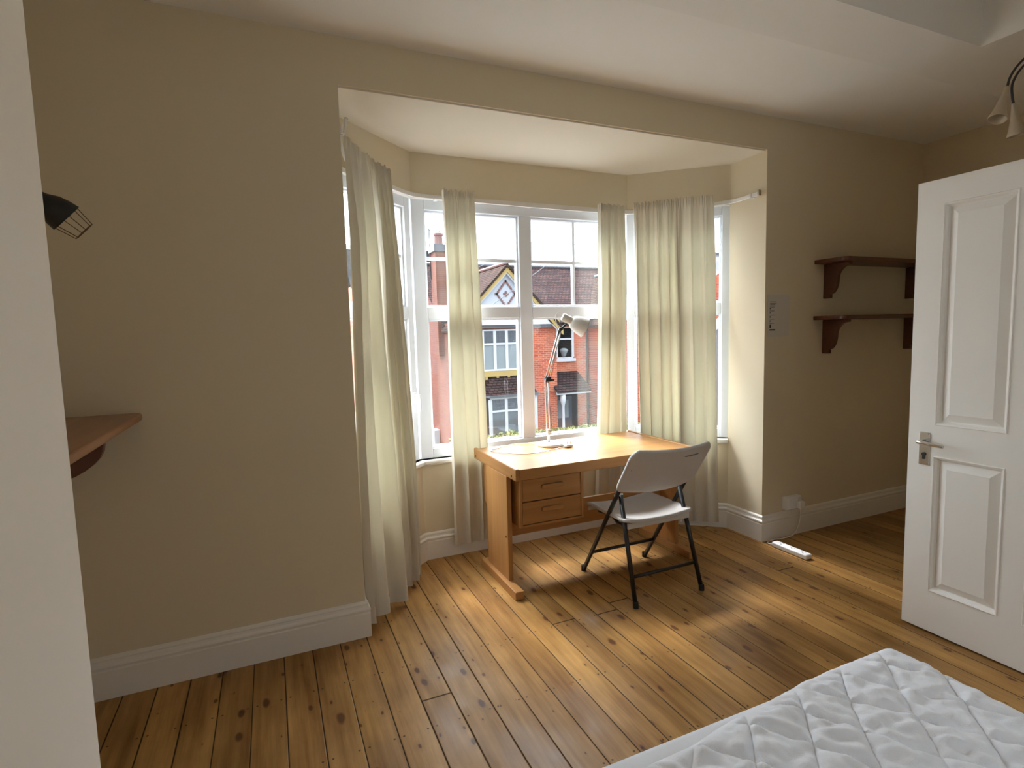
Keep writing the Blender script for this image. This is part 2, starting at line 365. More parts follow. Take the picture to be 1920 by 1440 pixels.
def copy_tree(o, parent=None):
    c = o.copy(); COL.objects.link(c)
    if parent is not None: c.parent = parent
    for ch in list(o.children): copy_tree(ch, c)
    return c
def curve(pts, n=6):
    """smooth path through points"""
    P = [Vector(p) for p in pts]; out = []
    for i in range(len(P)-1):
        p0, p1, p2, p3 = P[max(i-1, 0)], P[i], P[i+1], P[min(i+2, len(P)-1)]
        for k in range(n):
            t = k/n
            out.append(.5*((2*p1)+(p2-p0)*t+(2*p0-5*p1+4*p2-p3)*t*t+(3*p1-p0-3*p2+p3)*t**3))
    out.append(P[-1]); return out

# ------------------------------------------------------------------ the room shell
YW = 2.65                                   # face of the wall with the bay opening
XL, XR, YN = -.80, 4.60, -1.25              # left wall, right wall, wall behind the camera
OX0, OX1, OZ = .35, 2.985, 2.575            # bay opening
P = [Vector((.35, 2.965)), Vector((.85, 3.41)), Vector((2.45, 3.41)), Vector((2.985, 2.955))]
def seg_n(a, b): d = (b-a).normalized(); return Vector((-d.y, d.x))      # outward
NL, NC, NR = seg_n(P[0], P[1]), seg_n(P[1], P[2]), seg_n(P[2], P[3])
def mitre(p, n1, n2, t): k = n1+n2; return p+k*(t/(1+n1.dot(n2)))
def off(t): return [P[0]+NL*t, mitre(P[1], NL, NC, t), mitre(P[2], NC, NR, t), P[3]+NR*t]

MB().box(XL-.2, XR+.2, YN-.2, 3.75, -.12, 0).build('floor', 'floor', kind='structure')
Q = off(.25)
mb = MB()
mb.slab([(XL-.2, YW), (OX0, YW), tuple(P[0]), tuple(Q[0]), (XL-.2, Q[0].y)], 0, 3.1)
mb.slab([(OX1, YW), (XR+.2, YW), (XR+.2, Q[3].y), tuple(Q[3]), tuple(P[3])], 0, 3.1)
mb.box(OX0, OX1, YW, YW+.3, OZ+.004, 3.1)
mb.build('wall_back', 'wall', kind='structure')
for nm, i in (('wall_bay_left', 0), ('wall_bay_centre', 1), ('wall_bay_right', 2)):
    mb = MB(); quad = [tuple(P[i]), tuple(P[i+1]), tuple(Q[i+1]), tuple(Q[i])]
    q2 = off(.12); mb.slab(quad, 0, .655); mb.slab([tuple(P[i]), tuple(P[i+1]), tuple(q2[i+1]), tuple(q2[i])], 2.31, 2.62); mb.build(nm, 'wall', kind='structure')
MB().slab([(OX0, YW+.012), (OX0, P[0].y+.02), (OX0-.1, P[0].y+.03), ][:1]+[(OX1, YW+.012), (OX1, P[3].y-.01)]+[tuple(q) for q in Q[::-1]]+[(OX0, P[0].y)], 2.571, 2.5785+.15).build('ceiling_bay', 'bayc', kind='structure')
MB().box(XL-.2, XL, YN-.2, YW, 0, 3.1).build('wall_left', 'wall', kind='structure')
MB().box(XR, XR+.2, YN-.2, YW, 0, 3.1).build('wall_right', 'wall', kind='structure')
RX0, RX1, RZ0, RZ1 = .55, 2.45, .80, 2.05      # unseen window added behind the camera to brighten the near surfaces
mb = MB(); mb.box(XL-.2, RX0, YN-.2, YN, 0, 3.1); mb.box(RX1, XR+.2, YN-.2, YN, 0, 3.1); mb.box(RX0, RX1, YN-.2, YN, 0, RZ0); mb.box(RX0, RX1, YN-.2, YN, RZ1, 3.1)
mb.build('wall_front', 'wall', kind='structure')
MB().box(XL, -.375, YN, 1.335, 0, 3.05).build('wall_chimney_breast', 'breast', kind='structure', bevel=.004)
MB().box(2.80, XR, YN, .70, 0, 3.05).build('wall_partition', 'wall', kind='structure')
MB().box(XL-.2, XR+.2, YN-.2, YW+.3, 3.05, 3.2).build('ceiling', 'ceil', kind='structure')
MB().box(XL, XR, 1.952, YW, 2.785, 3.05).build('ceiling_front_bay', 'ceil', kind='structure')
# sloping band up to the raised part of the ceiling, and the flat return along the right
MB().px([(1.952, 2.785), (1.952, 3.05), (1.683, 3.05), (1.683, 2.816)], XL, XR).build('trim_1', 'ceil', kind='structure')
MB().box(3.35, XR, YN, 1.683, 2.816, 3.05).build('trim_2', 'ceil', kind='structure')

# moulded skirting swept along the wall and round the bay
PATH = [Vector(p) for p in ((XL, YW), (OX0, YW), tuple(P[0]), tuple(P[1]), tuple(P[2]), tuple(P[3]), (OX1, YW), (XR, YW))]
PROF = [(0, 0), (.021, 0), (.021, .118), (.0175, .122), (.0175, .128), (.022, .131), (.0235, .137), (.0215, .143), (.014, .149), (.012, .158), (.013, .164), (.010, .171), (.004, .175), (0, .176)]
def skirting(name, i0, i1):
    rings = []
    for i in range(i0, i1+1):
        ns = []
        if i > 0: d = (PATH[i]-PATH[i-1]).normalized(); ns.append(Vector((d.y, -d.x)))
        if i < len(PATH)-1: d = (PATH[i+1]-PATH[i]).normalized(); ns.append(Vector((d.y, -d.x)))
        rr = []
        for dd, h in PROF:
            p = mitre(PATH[i], ns[0], ns[-1], dd) if len(ns) == 2 else PATH[i]+ns[0]*dd
            rr.append((p.x, p.y, h))
        rings.append(rr)
    MB().rings(rings).build(name, 'gloss', kind='structure')
skirting('baseboard_left', 0, 1); skirting('baseboard_bay', 1, 6); skirting('baseboard_right', 6, 7)

# ------------------------------------------------------------------ the bay windows
def window(name, a, b, handle=None, hazy=False, mull=False):
    a, b = Vector(a), Vector(b); d = (b-a).normalized(); n = Vector((-d.y, d.x)); Ln = (b-a).length
    root = thing(name, (a.x, a.y, .655), kind='structure')
    def W3(s, t, z): p = a+d*s+n*t; return (p.x, p.y, z)
    def bx(mb, s0, s1, t0, t1, z0, z1):
        A = [W3(s0, t0, z0), W3(s1, t0, z0), W3(s1, t1, z0), W3(s0, t1, z0)]; B = [W3(s0, t0, z1), W3(s1, t0, z1), W3(s1, t1, z1), W3(s0, t1, z1)]
        mb.prism(A, B)
    z0, z1, T0, T1 = .657, 2.31, 1.555, 1.632
    m1 = .040 if mull else .030; fw = .088 if mull else .052
    f = MB()
    bx(f, m1-.035, fw, .008, .085, z0, z1); bx(f, Ln-fw, Ln-m1+.035, .008, .085, z0, z1)
    bx(f, fw, Ln-fw, .008, .085, z1-.075, z1); bx(f, fw, Ln-fw, .008, .085, z0, z0+.065)
    f.build('window_frame', 'upvc', root, bevel=.005)
    bays = [(fw, Ln-fw)]
    if mull:
        c = Ln/2-.022
        mb = MB(); bx(mb, c-.046, c+.046, .010, .085, z0+.065, z1-.075); mb.build('mullion', 'upvc', root, bevel=.005)
        bays = [(fw, c-.046), (c+.046, Ln-fw)]
    for k, (s0, s1) in enumerate(bays):
        mb = MB(); bx(mb, s0, s1, .012, .085, T0, T1); mb.build('transom', 'upvc', root, bevel=.005)
        for (q0, q1) in ((z0+.065, T0), (T1, z1-.075)):
            bd = MB()                                   # glazing bead round each pane
            for (u0, u1, w0, w1) in ((s0, s0+.012, q0, q1), (s1-.012, s1, q0, q1), (s0+.012, s1-.012, q0, q0+.012), (s0+.012, s1-.012, q1-.012, q1)):
                bx(bd, u0, u1, .028, .07, w0, w1)
            bd.build('glazing_bead', 'upvc', root, bevel=.003)
            g = MB(); bx(g, s0+.004, s1-.004, .047, .053, q0+.004, q1-.004)
            g.build('glass_pane', 'hazy' if hazy and k == 1 and q1 < 1.7 else 'glass', root)
        mid = (s0+s1)/2
        mb = MB(); bx(mb, mid-.009, mid+.009, .036, .064, T1, z1-.075); bx(mb, s0, s1, .037, .063, 1.93, 1.95); mb.build('glazing_bar', 'upvc', root)
    if handle:
        s, z = handle
        h = MB(); bx(h, s-.013, s+.013, -.012, .009, z-.02, z+.045)
        hp = h.build('handle', 'wplas', root, bevel=.004)
        h = MB(); h.tube(curve([W3(s, -.01, z+.03), W3(s, -.035, z+.03), W3(s+.004, -.045, z+.01), W3(s+.006, -.042, z-.05), W3(s+.006, -.036, z-.10)], 4), [.009]*8+[.008]*5+[.007]*4, 8)
        h.build('handle_lever', 'wplas', hp, smooth=True)
    return root
F = off(.012)
window('window_1', F[0], F[1], handle=(.628, 1.05))
window('window_2', F[1], F[2], hazy=True, mull=True)
window('window_3', F[2], F[3])
w4 = thing('added_rear_window', (RX0, YN, RZ0), kind='structure')  # added window, lets in fill light from behind
mb = MB(); c = (RX0+RX1)/2
for x0, x1, z0, z1 in ((RX0, RX0+.06, RZ0, RZ1), (RX1-.06, RX1, RZ0, RZ1), (c-.04, c+.04, RZ0, RZ1), (RX0, RX1, RZ0, RZ0+.06), (RX0, RX1, RZ1-.06, RZ1)): mb.box(x0, x1, YN-.14, YN-.07, z0, z1)
mb.build('window_frame', 'upvc', w4)
for x0, x1 in ((RX0+.06, c-.04), (c+.04, RX1-.06)): MB().box(x0, x1, YN-.108, YN-.102, RZ0+.06, RZ1-.06).build('glass_pane', 'glass', w4)
S0, S1 = off(-.028), off(.06)
S0[0] = P[0]+NL*-.028-(P[1]-P[0]).normalized()*.0; S0[3] = P[3]+NR*-.028
mb = MB(); mb.slab([tuple(p) for p in S0]+[tuple(p) for p in S1[::-1]], .622, .655)
mb.build('window_sill', 'gloss', bevel=.012, seg=3, kind='structure').name = 'trim_3'
H0, H1 = off(-.012), off(.02)
MB().slab([tuple(p) for p in H0]+[tuple(p) for p in H1[::-1]], 2.295, 2.322).build('trim_4', 'gloss', bevel=.004, kind='structure')

# ------------------------------------------------------------------ curtains on a bent rail
rail = thing('curtain_rail', (1.65, 3.34, 2.3), 'white plastic curtain rail bent round the top of the bay windows', 'curtain rail')
RP = [(.385, 2.84, 2.47), (.385, 2.90, 2.405), (.425, 2.985, 2.345), (.53, 3.085, 2.32), (.70, 3.235, 2.305), (.81, 3.325, 2.302), (.93, 3.362, 2.30), (1.3, 3.362, 2.297), (1.65, 3.362, 2.292), (2.1, 3.362, 2.292), (2.35, 3.362, 2.295), (2.48, 3.330, 2.298), (2.69, 3.155, 2.302), (2.87, 3.005, 2.306), (2.945, 2.915, 2.308), (2.958, 2.83, 2.308), (2.955, 2.68, 2.31)]
rc = curve(RP, 5); rings = []
for i, p in enumerate(rc):
    t = (rc[min(i+1, len(rc)-1)]-rc[max(i-1, 0)]); t.z = 0; t.normalize(); n = Vector((-t.y, t.x, 0))
    rings.append([p+n*.006+Vector((0, 0, -.013)), p+n*.006+Vector((0, 0, .013)), p-n*.006+Vector((0, 0, .013)), p-n*.006+Vector((0, 0, -.013))])
MB().rings(rings).build('rail_track', 'rail', rail, bevel=.003)
MB().box(2.937, 2.962, 2.668, 2.682, 2.292, 2.330).build('end_stop', 'chrome', rail, bevel=.003)
MB().tube(curve([(.36, 2.83, 2.43), (.39, 2.85, 2.435), (.405, 2.875, 2.47), (.415, 2.905, 2.53)], 4), [.006]*4+[.007]*4+[.009]*4+[.011], 8).build('end_bracket', 'chrome', rail, smooth=True)
for x, y in ((1.0, 3.387), (1.65, 3.387), (2.25, 3.387)):
    MB().box(x-.012, x+.012, y-.022, 3.412, 2.285, 2.315).build('wall_bracket', 'rail', rail, bevel=.003)
mb = MB(); mb.box(2.944, 2.99, 2.74, 2.765, 2.295, 2.322); mb.build('wall_bracket', 'rail', rail, bevel=.003)

def curtain(label, top, bot, zt, zb, folds, amp, seed, bulge=0, flare=1.0, tilt=0):
    rnd = random.Random(seed); ph = [rnd.random()*6.28 for _ in range(8)]
    t0, t1, b0, b1 = (Vector(v) for v in (*top, *bot))
    root = thing('curtain', ((b0.x+b1.x)/2, (b0.y+b1.y)/2, zb), label, 'curtain', 'cream lined curtains hanging in the bay')
    cuts = [0]
    for k in range(int(round(folds*2))): cuts.append(cuts[-1]+rnd.uniform(.6, 1.5))
    cuts = [c/cuts[-1] for c in cuts]; deep = [rnd.uniform(.65, 1.25) for _ in cuts]; drift = [rnd.uniform(-.03, .03) for _ in cuts]
    def fold(u, h):                        # alternating ridges and valleys of uneven width, -1..1
        for k in range(len(cuts)-1):
            e0 = cuts[k]+(drift[k]*h if k else 0); e1 = cuts[k+1]+(drift[k+1]*h if k+1 < len(cuts)-1 else 0)
            if u <= e1 or k == len(cuts)-2:
                t = min(1, max(0, (u-e0)/(e1-e0))); return (-1 if k % 2 else 1)*deep[k]*math.sin(PI*t)**.8, (-1 if k % 2 else 1)*math.cos(PI*t)
    def pt(u, h):                          # h: 0 at the top, 1 at the hem
        a = t0.lerp(t1, u); b = b0.lerp(b1, u); q = a.lerp(b, h)
        d = ((t1-t0)*(1-h)+(b1-b0)*h).normalized(); n = Vector((d.y, -d.x))
        s, c = fold(u, h)
        env = min(1, .30+3.2*h)*(1+.15*math.sin(3*h+ph[4]))
        fine = math.sin(2*PI*folds*2.7*u+ph[3]+2.0*h)*.34*max(0, 1-2.2*h)
        y = amp*env*flare*(s+fine)
        y += .010*math.sin(5.2*h+ph[5]+3*u)*min(1, 4*h)
        y += .0035*mnoise.noise((u*9*folds*.4, h*14, seed))*min(1, 6*h)
        q = q+n*(y+bulge*math.sin(PI*min(1, h*1.05))*math.sin(PI*u))
        q = q+d*(.012*c*env)
        gat = math.exp(-((h-.004)/.018)**2)
        q = q+n*(.007*gat*math.sin(2*PI*folds*5.5*u+ph[6]))
        z = zt+(zb-zt)*h+tilt*(1-h)*(u-.5)+.005*s*h+(.007*math.sin(2*PI*folds*2.75*u+ph[6])*gat)
        return (q.x, q.y, z)
    HH = .036
    nu = int(44*folds)
    MB().grid(lambda u, v: pt(u, v*HH), nu, 6).build('curtain_heading', 'curtain', root, smooth=True)
    MB().grid(lambda u, v: pt(u, HH+v*(1-HH)), nu, 60).build('curtain_panel', 'curtain', root, smooth=True)
    def hem(u, v):
        x, y, z = pt(u, .965+.035*v); p0 = Vector(pt(max(u-.004, 0), .97)); p1 = Vector(pt(min(u+.004, 1), .97)); d = (p1-p0); d.z = 0; d.normalize()
        return (x+d.y*.003, y-d.x*.003, z)
    MB().grid(hem, nu, 3).build('curtain_hem', 'curtain', root, smooth=True)
    return root
curtain('tall cream curtain at the left end of the bay, against the left reveal', ((.388, 2.81), (.535, 3.025)), ((.358, 2.70), (.585, 2.925)), 2.405, .022, 2.6, .042, 3, tilt=-.02)
curtain('cream curtain bunched beside the leftmost one, ending left of the window handle', ((.548, 3.045), (.672, 3.155)), ((.570, 2.945), (.735, 3.145)), 2.385, .03, 3.4, .038, 8, tilt=-.015)
curtain('cream curtain left of the centre window, hanging behind the left desk edge', ((1.022, 3.335), (1.234, 3.338)), ((1.018, 3.341), (1.278, 3.343)), 2.345, .085, 3.2, .026, 14, tilt=0)
curtain('narrow cream curtain right of the centre window, dropping behind the desk', ((2.148, 3.338), (2.366, 3.335)), ((2.090, 3.343), (2.378, 3.341)), 2.335, .085, 3.2, .026, 21)
curtain('cream curtain on the right angled window, next to the flatter end curtain', ((2.435, 3.318), (2.682, 3.108)), ((2.455, 3.275), (2.705, 3.065)), 2.35, .07, 4.6, .030, 33)
curtain('flat cream curtain nearest the right reveal, closely gathered along its top', ((2.625, 3.118), (2.838, 2.962)), ((2.632, 3.062), (2.856, 2.925)), 2.355, .066, 2.8, .017, 41)

# ------------------------------------------------------------------ desk
desk = thing('desk', (1.77, 2.98, 0), 'orange oak veneer desk with two drawers standing in the bay', 'desk')
DX0, DX1, DY0, DY1, DZ = 1.166, 2.380, 2.645, 3.300, .72
MB().box(DX0+.024, DX1-.024, DY0+.012, DY1-.004, DZ-.026, DZ-.003).build('desktop', 'oak', desk, bevel=.002)
MB().box(DX0+.024, DX1-.024, DY0, DY0+.022, DZ-.062, DZ-.002).build('front_rail', 'oak', desk, bevel=.003)
MB().box(DX0+.024, DX1-.024, 3.14, 3.16, DZ-.075, DZ-.026).build('rear_rail', 'oak', desk, bevel=.002)
for x0 in (DX0, DX1-.024):
    r = .012
    e = MB().px([(DY0-.003, DZ-.066), (DY1+.004, DZ-.066), (DY1+.004, DZ+.003), (DY0-.003, DZ+.003)], x0, x0+.024).build('end_rail', 'oaky', desk, bevel=.006, seg=3)
    xs = x0-.001 if x0 == DX0 else x0+.025
    for y in (DY0+.055, DY1-.03):
        MB().lathe([(.0065, -.0012), (.0065, .0012)], (xs, y, DZ-.045), (1, 0, 0), 12).build('screw_cap', 'dark', e)
for x0, s in ((DX0, 1), (DX1-.048, -1)):
    xl = x0 if s == 1 else x0+.020
    lg = MB().box(xl, xl+.028, 2.775, 3.095, .046, DZ-.064).build('leg_panel', 'oakz', desk, bevel=.003)
    xs = xl-.001 if s == 1 else xl+.029
    MB().lathe([(.006, -.0012), (.006, .0012)], (xs, 2.80, .30), (1, 0, 0), 12).build('screw_cap', 'dark', lg)
    xf = xl-.026 if s == 1 else xl-.012
    MB().box(xf, xf+.052, 2.628, 3.15, 0, .048).build('foot', 'oaky', desk, bevel=.004)
MB().box(DX0+.028, DX1-.03, 2.925, 2.945, .245, .405).build('modesty_panel', 'oak', desk, bevel=.002)
ped = MB(); X0, X1, PY0, PY1, PZ0, PZ1 = 1.218, 1.628, 2.715, 3.27, .365, .652
PB = 2.92
ped.box(X0, X0+.016, PY0, PY1, PZ0, PZ1).box(X1-.016, X1, PY0, PB, PZ0, PZ1).box(X0+.016, X1-.016, PY0, PB, PZ0, PZ0+.012).box(X0+.016, X1-.016, PY0, PB, PZ1-.014, PZ1).box(X0+.016, X1-.016, PB-.012, PB, PZ0, PZ1)
# the pedestal clears the modesty panel, which stops either side of it
ped.build('drawer_case', 'oakz', desk, bevel=.002)
MB().box(X0+.03, X0+.05, PY0+.03, PB-.03, PZ1, DZ-.02).build('mounting_batten', 'oaky', desk)
MB().box(X1-.05, X1-.03, PY0+.03, PB-.03, PZ1, DZ-.02).build('mounting_batten', 'oaky', desk)
for z0, z1 in ((.381, .506), (.512, .636)):
    dr = MB(); zc = (z0+z1)/2+.012
    # front with a scooped finger grip
    dr.box(X0+.018, X1-.018, PY0+.002, PY0+.020, z0, z1)
    dr.box(X0+.026, X1-.026, PY0+.020, PB-.02, z0+.008, z1-.02)
    o = dr.build('drawer', 'oak', desk, bevel=.002)
    g = MB(); cx = (X0+X1)/2
    pts = [(cx-.058+.014*math.cos(a), zc+.014*math.sin(a)) for a in [PI/2+PI*k/8 for k in range(9)]]+[(cx+.058+.014*math.cos(a), zc+.014*math.sin(a)) for a in [-PI/2+PI*k/8 for k in range(9)]]
    inn = [(cx+(x-cx)*.93, zc+(z-zc)*.45) for x, z in pts]
    g.prism([(x, PY0+.004, z) for x, z in pts], [(x, PY0-.010, zc+(z-zc)*.9) for x, z in pts])
    g.build('drawer_grip', 'oak', o, bevel=.003)

# ------------------------------------------------------------------ desk lamp with its cord and plug
lamp = thing('desk_lamp', (1.64, 3.135, .72), 'white jointed desk lamp standing on the orange desk before the window', 'desk lamp')
LY = 3.135
MB().lathe([(.001, 0), (.084, 0), (.088, .004), (.088, .012), (.083, .019), (.06, .022), (.02, .024), (.001, .0245)], (1.64, LY, .718), seg=40).build('base', 'lampw', lamp, smooth=True)
MB().lathe([(.008, 0), (.008, .05), (.012, .052), (.012, .07)], (1.624, LY, .74), seg=14).build('post', 'steel', lamp, smooth=True)
mb = MB(); mb.box(1.612, 1.640, LY-.014, LY+.014, .79, .825); mb.tube([(1.628, LY-.018, .81), (1.628, LY+.018, .81)], .007); mb.build('base_joint', 'lampw', lamp, bevel=.003)
A0, A1, A2 = Vector((1.622, LY, .815)), Vector((1.620, LY, 1.152)), Vector((1.724, LY, 1.470))
for nm, p, q, dx in (('lower_arm', A0, A1, .013), ('upper_arm', A1, A2, .011)):
    mb = MB(); d = (q-p).normalized(); n = Vector((d.z, 0, -d.x))
    for s in (-1, 1): mb.tube([p+n*dx*s*.8, q+n*dx*s*.8], .0052, 8)
    a = mb.build(nm, 'steel', lamp, smooth=True)
    sp_ = MB(); k0 = p.lerp(q, .04)+n*.024; k1 = p.lerp(q, .46 if nm == 'lower_arm' else .55)+n*.018
    N = 70
    sp_.tube([k0.lerp(k1, i/N)+Vector((math.cos(i*1.3)*.0042, math.sin(i*1.3)*.0042, 0)) for i in range(N+1)], .0014, 5)
    sp_.build('spring', 'dark', a)
mb = MB(); mb.lathe([(.014, -.016), (.014, .016)], A1, (0, 1, 0), 16); mb.box(1.606, 1.648, LY-.010, LY+.010, 1.135, 1.168); mb.lathe([(.008, 0), (.009, .022)], (1.648, LY, 1.145), (1, 0, -.1), 12); mb.build('elbow_joint', 'dark', lamp, bevel=.002)
mb = MB(); mb.lathe([(.012, -.014), (.012, .014)], A2, (0, 1, 0), 16); mb.tube([A2, A2+Vector((.045, 0, .03))], .008); mb.build('head_joint', 'dark', lamp)
ax = Vector((.80, -.22, -.42)).normalized(); HC = Vector((1.752, LY, 1.545))
mb = MB(); mb.lathe([(.001, -.01), (.024, -.01), (.026, -.004), (.026, .055), (.024, .06)], HC, ax, 24); mb.build('lamp_socket', 'lampw', lamp, smooth=False)
mb = MB(); pr = [(.022, .052), (.034, .058), (.044, .070), (.056, .105), (.064, .150), (.066, .158), (.063, .158), (.054, .108), (.042, .074), (.020, .060)]
mb.lathe(pr, HC, ax, 36); mb.build('lamp_shade', 'lampw', lamp, smooth=True)
mb = MB(); mb.lathe([(.012, .06), (.013, .085), (.026, .115), (.028, .128), (.02, .146), (.001, .150)], HC, ax, 20); mb.build('bulb', 'wplas', lamp, smooth=True)
cord = [(1.752, LY, 1.55), (1.735, LY+.005, 1.572), (1.712, LY+.005, 1.575), (1.695, LY+.004, 1.55), (1.70, LY+.003, 1.51), (1.715, LY+.003, 1.48)]
MB().tube(curve(cord, 5), .0028, 7).build('head_cable', 'cordw', lamp, smooth=True)
cz = .7225
c1 = [(1.575, 3.19, cz+.004), (1.53, 3.25, cz), (1.44, 3.27, cz), (1.36, 3.24, cz), (1.28, 3.20, cz), (1.235, 3.17, cz), (1.26, 3.09, cz), (1.34, 2.99, cz), (1.44, 2.955, cz), (1.55, 2.985, cz), (1.64, 3.012, cz), (1.70, 3.02, cz+.006)]
MB().tube(curve(c1, 6), .0032, 7).build('cord', 'cordw', lamp, smooth=True)
plug = MB().box(1.683, 1.733, 3.005, 3.052, .7195, .738).build('plug', 'wplas', lamp, bevel=.007, seg=3)
for x, y in ((1.697, 3.018), (1.719, 3.018), (1.708, 3.040)):
    MB().box(x-.003, x+.003, y-.002, y+.002, .738, .756).build('plug_pin', 'steel', plug)

# ------------------------------------------------------------------ folding chair
chair = thing('folding_chair', (1.9, 2.54, 0), 'beige plastic folding chair on black steel legs drawn up to the desk', 'chair')
CX0, CX1 = 1.670, 2.122
for x, s in ((CX0, -1), (CX1, 1)):
    top = Vector((x, 2.284, .800)); foot = Vector((x, 2.792, .012))
    mb = MB(); mb.tube([top, foot], .0125, 12); a = mb.build('front_leg', 'blk', chair, smooth=True)
    MB().lathe([(.015, 0), (.015, .03), (.0128, .034)], (x, 2.797, 0), (0, -.03, 1), 12).build('foot_cap', 'rubber', a)
    rt_ = Vector((x-s*.026, 2.440, .560)); rf = Vector((x-s*.004, 2.282, .012))
    mb = MB(); mb.tube([rt_, rf], .0125, 12); a = mb.build('rear_leg', 'blk', chair, smooth=True)
    MB().lathe([(.015, 0), (.015, .03), (.0128, .034)], (x-s*.004, 2.280, 0), (0, .05, 1), 12).build('foot_cap', 'rubber', a)
    MB().tube([(x+s*.014, rt_.y+.002, .562), (x-s*.04, rt_.y+.002, .562)], .006, 8).build('pivot', 'steel', chair)
    MB().tube(curve([(x-s*.03, 2.40, .405), (x-s*.03, 2.47, .395), (x-s*.028, 2.53, .420), (x-s*.028, 2.66, .408)], 4), .009, 8).build('seat_bracket', 'blk', chair, smooth=True)
MB().tube([(CX0, 2.70, .150), (CX1, 2.70, .150)], .0095, 10).build('front_crossbar', 'blk', chair, smooth=True)
MB().tube([(CX0+.006, 2.322, .148), (CX1-.006, 2.322, .148)], .0095, 10).build('rear_crossbar', 'blk', chair, smooth=True)
def seat_top(u, v):
    x = CX0-.002+(CX1-CX0+.004)*u; y = 2.345+.445*v
    c = abs(2*u-1); k = abs(2*v-1)
    if k > .8: x = 1.896+(x-1.896)*(1-.10*((k-.8)/.2)**2)
    if v > .55:  x = 1.896+(x-1.896)*(1-.03*(v-.55)/.45)
    z = .438-.014*(1-c**2)-.012*math.sin(PI*v)*(1-c**2)
    if v > .82: z -= .028*((v-.82)/.18)**2
    if v < .12: z += .006*((.12-v)/.12)
    return x, y, z
mb = MB(); nu, nv = 28, 24
mb.grid(seat_top, nu, nv); mb.build('seat', 'chairp', chair, smooth=True, solid=.020, bevel=.007, seg=3)
MB().box(CX0+.02, CX1-.02, 2.362, 2.376, .392, .424).build('seat_rib', 'chairp', chair, bevel=.003)
MB().box(CX0+.02, CX1-.02, 2.755, 2.767, .385, .410).build('seat_rib', 'chairp', chair, bevel=.003)
def back(u, v):
    c = 2*u-1
    z = .600+.248*v
    hw = .262-.0*v
    if v > .80: hw -= .034*((v-.80)/.20)**2
    if v < .15: hw -= .018*((.15-v)/.15)**2
    x = 1.896+hw*c
    z -= .020*(1-c*c)*(1-v)
    z -= .012*(1-c*c)*v
    yl = 2.410-.66*(z-.600)
    y = yl-.048*(1-c*c)-.004
    return x, y-.0, z
mb = MB(); mb.grid(back, 34, 14)
bk = mb.build('backrest', 'chairp', chair, smooth=True, solid=.022, bevel=.008, seg=3)
mb = MB()
g0 = [Vector(back(.60+.20*i/8, .80)) for i in range(9)]
for p in g0: p.y -= .0125
mb.tube(g0, [.002]+[.0045]*7+[.002], 8); mb.build('grip_recess', 'slot', bk, smooth=True)
for u in (.06, .94):
    p = Vector(back(u, .55)); p.y -= .011
    MB().lathe([(.004, -.002), (.004, .002)], p, (0, 1, .5), 10).build('rivet', 'dark', bk)

# ------------------------------------------------------------------ mattress and quilted protector, lower right
BX0, BX1, BY0, BY1, BZ = .33, 1.708, -.87, 1.032, .445
MB().box(BX0+.02, BX1-.03, BY0+.02, BY1-.03, 0, .22).build('bed_base', 'base', loc=(1.02, .08, 0), bevel=.01)
tag(bpy.data.objects['bed_base'], 'grey divan base beneath the white mattress', 'bed base')
def rr(x0, x1, y0, y1, r, n=8):
    out = []
    for cx, cy, a0 in ((x1-r, y1-r, 0), (x0+r, y1-r, PI/2), (x0+r, y0+r, PI), (x1-r, y0+r, 1.5*PI)):
        out += [(cx+r*math.cos(a0+PI/2*k/n), cy+r*math.sin(a0+PI/2*k/n)) for k in range(n+1)]
    return out
mb = MB(); rings = []
for ins, z in ((.03, .22), (.008, .225), (0, .245), (0, .40), (.004, .422), (.014, .436), (.03, .441), (.2, .4415), (.6, .4415)):
    rings.append([(x, y, z) for x, y in rr(BX0+ins, BX1-ins, BY0+ins, BY1-ins, max(.075-ins*.1, .02))])
mb.rings(rings); mb.build('mattress', 'sheet', loc=(1.02, .08, .22), smooth=True)
tag(bpy.data.objects['mattress'], 'white mattress with a plain smooth side, at the lower right', 'mattress')
def skirt_w(x):       # the protector is drawn back from the far edge towards the left
    k = max(0, min(1, (1.42-x)/.85)); return .006+.085*k**1.15+.006*math.sin(x*23)*k
def quilt(u, v):
    x = .36+(1.712-.36)*u
    ytop = 1.038-skirt_w(x); y = .05+(ytop-.05)*v
    # rounded corner
    r = .07; cx, cy = 1.712-r, 1.038-r
    if x > cx and y > cy:
        d = math.hypot(x-cx, y-cy)
        mx = max(x-cx, y-cy); k = mx/d if d > 1e-6 else 1
        x, y = cx+(x-cx)*k, cy+(y-cy)*k
    a, b = (x*.88+y*.62)/.125, (x*.80-y*.72)/.145
    a += .10*mnoise.noise((x*5, y*5, 1)); b += .10*mnoise.noise((x*5, y*5, 7))
    fa, fb = abs(math.sin(PI*a)), abs(math.sin(PI*b))
    puff = min(1, min(fa, fb)/.55)**.45
    h = .019*puff
    wr = mnoise.noise((x*17+y*5, y*24, 3.3)); wr2 = mnoise.noise((x*38+y*9, y*31, 9.1)); 
    wv = math.sin((x*.9+y*1.3)*70+4*mnoise.noise((x*8, y*8, 2)))
    h += (.014*wr+.008*wr2+.0042*wv*max(0, mnoise.noise((x*4, y*4, 5))+.35))*(.25+.75*puff)
    z = .449+h
    e = min(1.712-x, ytop-y)
    if e < .05: z -= h*.9*(1-max(e, 0)/.05)+.012*((max(0, .03-max(e, 0)))/.03)**2
    return x, y, z
mb = MB(); mb.grid(quilt, 300, 240); mb.build('mattress_protector', 'sheet', loc=(1.02, .4, .445), smooth=True, solid=.004)
tag(bpy.data.objects['mattress_protector'], 'white quilted mattress protector with a diamond stitch pattern, rumpled', 'mattress protector')

